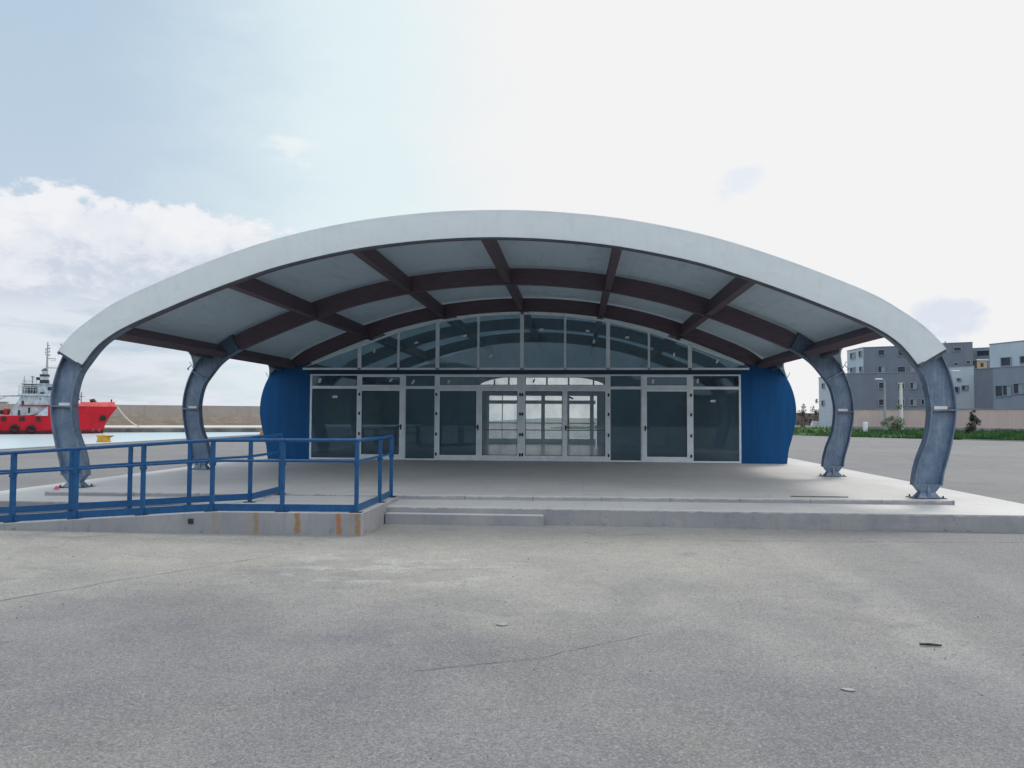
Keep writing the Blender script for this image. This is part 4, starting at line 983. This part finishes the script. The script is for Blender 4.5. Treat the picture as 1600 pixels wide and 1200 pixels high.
block('apartment_building', 'dark grey lower apartment block with a light grey side, seen past the right middle leg', [(1280, 118), (1324, 106), (1452, 101)], 583, 668, ['clad_light', 'clad_dark'],
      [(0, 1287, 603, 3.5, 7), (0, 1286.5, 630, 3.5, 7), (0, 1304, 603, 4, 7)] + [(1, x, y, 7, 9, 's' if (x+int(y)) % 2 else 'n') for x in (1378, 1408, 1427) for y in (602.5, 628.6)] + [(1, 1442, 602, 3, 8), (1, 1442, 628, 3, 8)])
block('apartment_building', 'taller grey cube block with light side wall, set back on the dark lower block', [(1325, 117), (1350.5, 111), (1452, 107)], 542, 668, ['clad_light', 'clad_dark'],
      [(0, 1333, 556, 6, 8, 's'), (0, 1345, 553, 3.5, 8), (0, 1333, 578, 6, 6), (0, 1346, 577, 3.5, 7), (1, 1377, 551, 7, 8, 'p'), (1, 1408, 551.5, 7, 8), (1, 1377.5, 577, 8, 9, 's'), (1, 1408.5, 577.5, 9, 9), (1, 1427, 577.5, 5, 9, 'l')])
block('apartment_building', 'dark grey flat roofed block behind the light block, right of the canopy end', [(1440, 128), (1522, 124)], 537, 668, ['clad_dark'],
      [(0, 1496, 545.5, 8, 5), (0, 1494, 569, 4, 3.5), (0, 1513, 566, 4, 4)])
block('apartment_building', 'narrow low grey block in the gap between the two right hand buildings', [(1521, 130), (1552, 128)], 543.5, 668, ['clad_mid'], [(0, 1536, 552, 12, 8, 'p')])
block('apartment_building', 'light grey block with small scattered windows, just right of the right front leg', [(1470, 104), (1523, 101)], 573, 668, ['clad_light'],
      [(0, 1495, 609, 4, 8), (0, 1498.5, 593, 3, 2.5), (0, 1508, 606, 5, 6, 's'), (0, 1485, 605, 3, 6)])
block('apartment_building', 'slate grey low block with tall louvred windows at the right edge', [(1523, 97), (1553, 94), (1680, 85)], 574, 668, ['clad_dark', 'clad_mid'],
      [(1, 1574, 610, 4.5, 15, 's'), (1, 1592, 607, 5.5, 15, 's'), (1, 1562, 611, 4, 16, 'p'), (1, 1630, 608, 6, 15, 's')])
block('apartment_building', 'light grey upper block with one tall window at the right edge, above the slate block', [(1548.5, 99), (1680, 88)], [537, 537], 668, ['clad_light'],
      [(0, 1572.5, 565, 6, 12), (0, 1599, 562, 3, 10), (0, 1640, 562, 6, 12)])
far_ = at(1527, 580, 126); fb = at(1542, 580, 126)
th = thing('house', Vector((far_.x, far_.y, 0)), 'small tan rooftop hut between the grey blocks on the right', 'house')
d = Vector((fb.x-far_.x, fb.y-far_.y, 0)); L = d.length; d.normalize(); n = Vector((-d.y, d.x, 0)); o = Vector((far_.x, far_.y, 0))
MB().obox(o, d, n, ez, (0, 0, 0), (L, 3, at(1535, 563, 126).z)).build('wall', M['tan'], th); MB().obox(o, d, n, ez, (-.2, -.2, at(1535, 563, 126).z), (L+.2, 3.2, at(1535, 561.5, 126).z)).build('roof', M['white'], th)
MB().obox(o, d, n, ez, (L*.35, -.05, at(1535, 573, 126).z), (L*.65, .02, at(1535, 567, 126).z)).build('window', M['win_dark'], th)

# poles
def pole(px, ytop, zd, m, lamp, label, name, arm=-1):
    p = at(px, 668, zd); p.z = 0; zt = at(px, ytop, zd).z
    t = thing(name, p, label, 'street lamp' if lamp else 'pole')
    MB().tube([p, p+Vector((0, 0, zt*.5)), p+Vector((0, 0, zt))], [.16, .13, .09] if lamp else [.19, .17, .13], 10).build('mast', m, t, smooth=True)
    if lamp:
        h = MB(); q = p+Vector((0, 0, zt)); e = _r0*arm
        h.tube([q, q+Vector((0, 0, .25)), q+e*.35+Vector((0, 0, .35))], .05, 6); h.build('bracket', m, t)
        h = MB(); h.obox(q+e*.2+Vector((0, 0, .30)), e, Vector((-e.y, e.x, 0)), ez, (0, -.16, 0), (.75, .16, .13)); h.build('lamp_head', M['white'], t, bevel=.05)
    else:
        MB().obox(p+Vector((0, 0, zt)), _r0, Vector((-_r0.y, _r0.x, 0)), ez, (-.16, -.16, 0), (.16, .16, .12)).build('cap', m, t)
    return t
pole(1383, 598, 80, M['pole'], True, 'grey street lamp with a white head in front of the dark grey block', 'street_lamp')
pole(1408.5, 600, 80, M['pole_white'], False, 'plain white concrete pole right of the grey street lamp', 'pole')
pole(1486, 585, 82, M['pole'], True, 'street lamp mostly hidden by the right front leg, head showing', 'street_lamp', 1)
p = at(1352, 668, 78); p.z = .2
t = thing('litter_bin', p, 'small white cylindrical bin on the grass before the pink wall, left of the lamp', 'bin')
MB().tube([p, p+Vector((0, 0, .95)), p+Vector((0, 0, 1.0))], [.22, .23, .21], 14).build('drum', M['white'], t, smooth=True); MB().tube([p+Vector((0, 0, 1.0)), p+Vector((0, 0, 1.08))], [.25, .20], 14).build('lid', M['white'], t, smooth=True)
p = at(1269, 667, 120); q = at(1287, 667, 120); p.z = q.z = .4; d = (q-p); L = d.length; d.normalize(); n = Vector((-d.y, d.x, 0))
bb = MB(); bb.hexa([p, p+d*L, p+d*L+n*.8, p+n*.8, p+d*.15+n*.25+ez*.75, p+d*(L-.15)+n*.25+ez*.75, p+d*(L-.15)+n*.55+ez*.75, p+d*.15+n*.55+ez*.75])
tag(bb.build('concrete_barrier', M['white'], bevel=.05), 'low white concrete barrier beyond the grass, seen between the blue wall and middle leg', 'barrier')

# leaves: many small faces through a crown volume
def crown(mb, c, rad, n, size, seed, clumps=7):
    rnd = random.Random(seed); cl = []
    for k in range(clumps):
        v = Vector((rnd.gauss(0, .5), rnd.gauss(0, .5), rnd.gauss(0, .5))); cl.append((Vector((v.x*rad.x, v.y*rad.y, v.z*rad.z)), rnd.uniform(.3, .55)))
    for k in range(n):
        cc, rr = rnd.choice(cl); v = Vector((rnd.gauss(0, 1), rnd.gauss(0, 1), rnd.gauss(0, 1))).normalized()*(rnd.random()**.4)*rr
        p = c + cc + Vector((v.x*rad.x, v.y*rad.y, v.z*rad.z)); a = Vector((rnd.gauss(0, 1), rnd.gauss(0, 1), rnd.gauss(0, 1))).normalized(); b_ = a.orthogonal(); s = size*rnd.uniform(.6, 1.4)
        mb.face([mb.b.verts.new(p-a*s), mb.b.verts.new(p+b_*s*.5), mb.b.verts.new(p+a*s), mb.b.verts.new(p-b_*s*.5)])
p = at(1519, 684, 63); p.z = .05; s_ = 63/FPX
tr_ = thing('sapling_tree', p, 'small dark sapling standing in the grass in front of the pink wall', 'tree')
MB().tube([p, p+_r0*.02+ez*.5, p+_r0*.12+ez*1.1, p+_r0*.28+ez*1.9], [.05, .045, .035, .015], 7).build('trunk', M['bark'], tr_, smooth=True)
c_ = MB(); crown(c_, p+_r0*.22+ez*1.38, Vector((.52, .5, .62)), 900, .075, 3, 9); crown(c_, p+_r0*.02+ez*1.98, Vector((.24, .25, .34)), 220, .06, 4, 4); crown(c_, p+_r0*-.05+ez*.75, Vector((.30, .3, .34)), 160, .06, 5, 4)
c_.build('crown', M['leaf'], tr_, recalc=False)
p = at(1397, 668, 77); p.z = .3
bs = thing('bush', p, 'pale green bush growing against the pink wall behind the white pole', 'bush', 'bushes'); MB().tube([p, p+ez*1.2], [.07, .04], 6).build('stem', M['bark'], bs)
c_ = MB(); crown(c_, p+ez*.9, Vector((.95, .8, .85)), 1300, .08, 8, 14); c_.build('foliage', M['leaf_green'], bs, recalc=False)
# brown low buildings and scrub far behind, seen through the narrow gap by the blue wall
a = at(1236, 664, 170); b_ = at(1300, 664, 165); zt = at(1260, 645.5, 168).z
d = Vector((b_.x-a.x, b_.y-a.y, 0)); L = d.length; d.normalize(); n = Vector((-d.y, d.x, 0))
fw = MB(); fw.obox(Vector((a.x, a.y, 0)), d, n, ez, (-12, 0, 0), (L+10, .4, zt)); tag(fw.build('boundary_wall', M['brownwall']), 'distant brown boundary wall beyond the grass, right of the blue wall', 'wall')
for i, (px, yt) in enumerate(((1248, 641), (1257, 643), (1274, 642), (1284, 644), (1265, 650))):
    p = at(px, 664, 150 - 3*i); p.z = .2; h = at(px, yt, 150-3*i).z
    bs = thing('bush', p, ['tall dry bush nearest the blue wall in the far gap', 'dry bush second from the blue wall in the far gap', 'dry bush left of the grey building corner', 'dry bush touching the corner of the grey building', 'low dry bush in the middle of the far gap'][i], 'bush', 'bushes')
    MB().tube([p, p+ez*h*.6], [.08, .04], 6).build('stem', M['bark'], bs)
    c_ = MB(); crown(c_, p+ez*h*.55, Vector((1.0, .8, h*.55)), 350, .13, 20+i, 7); c_.build('foliage', M['scrub'], bs, recalc=False)
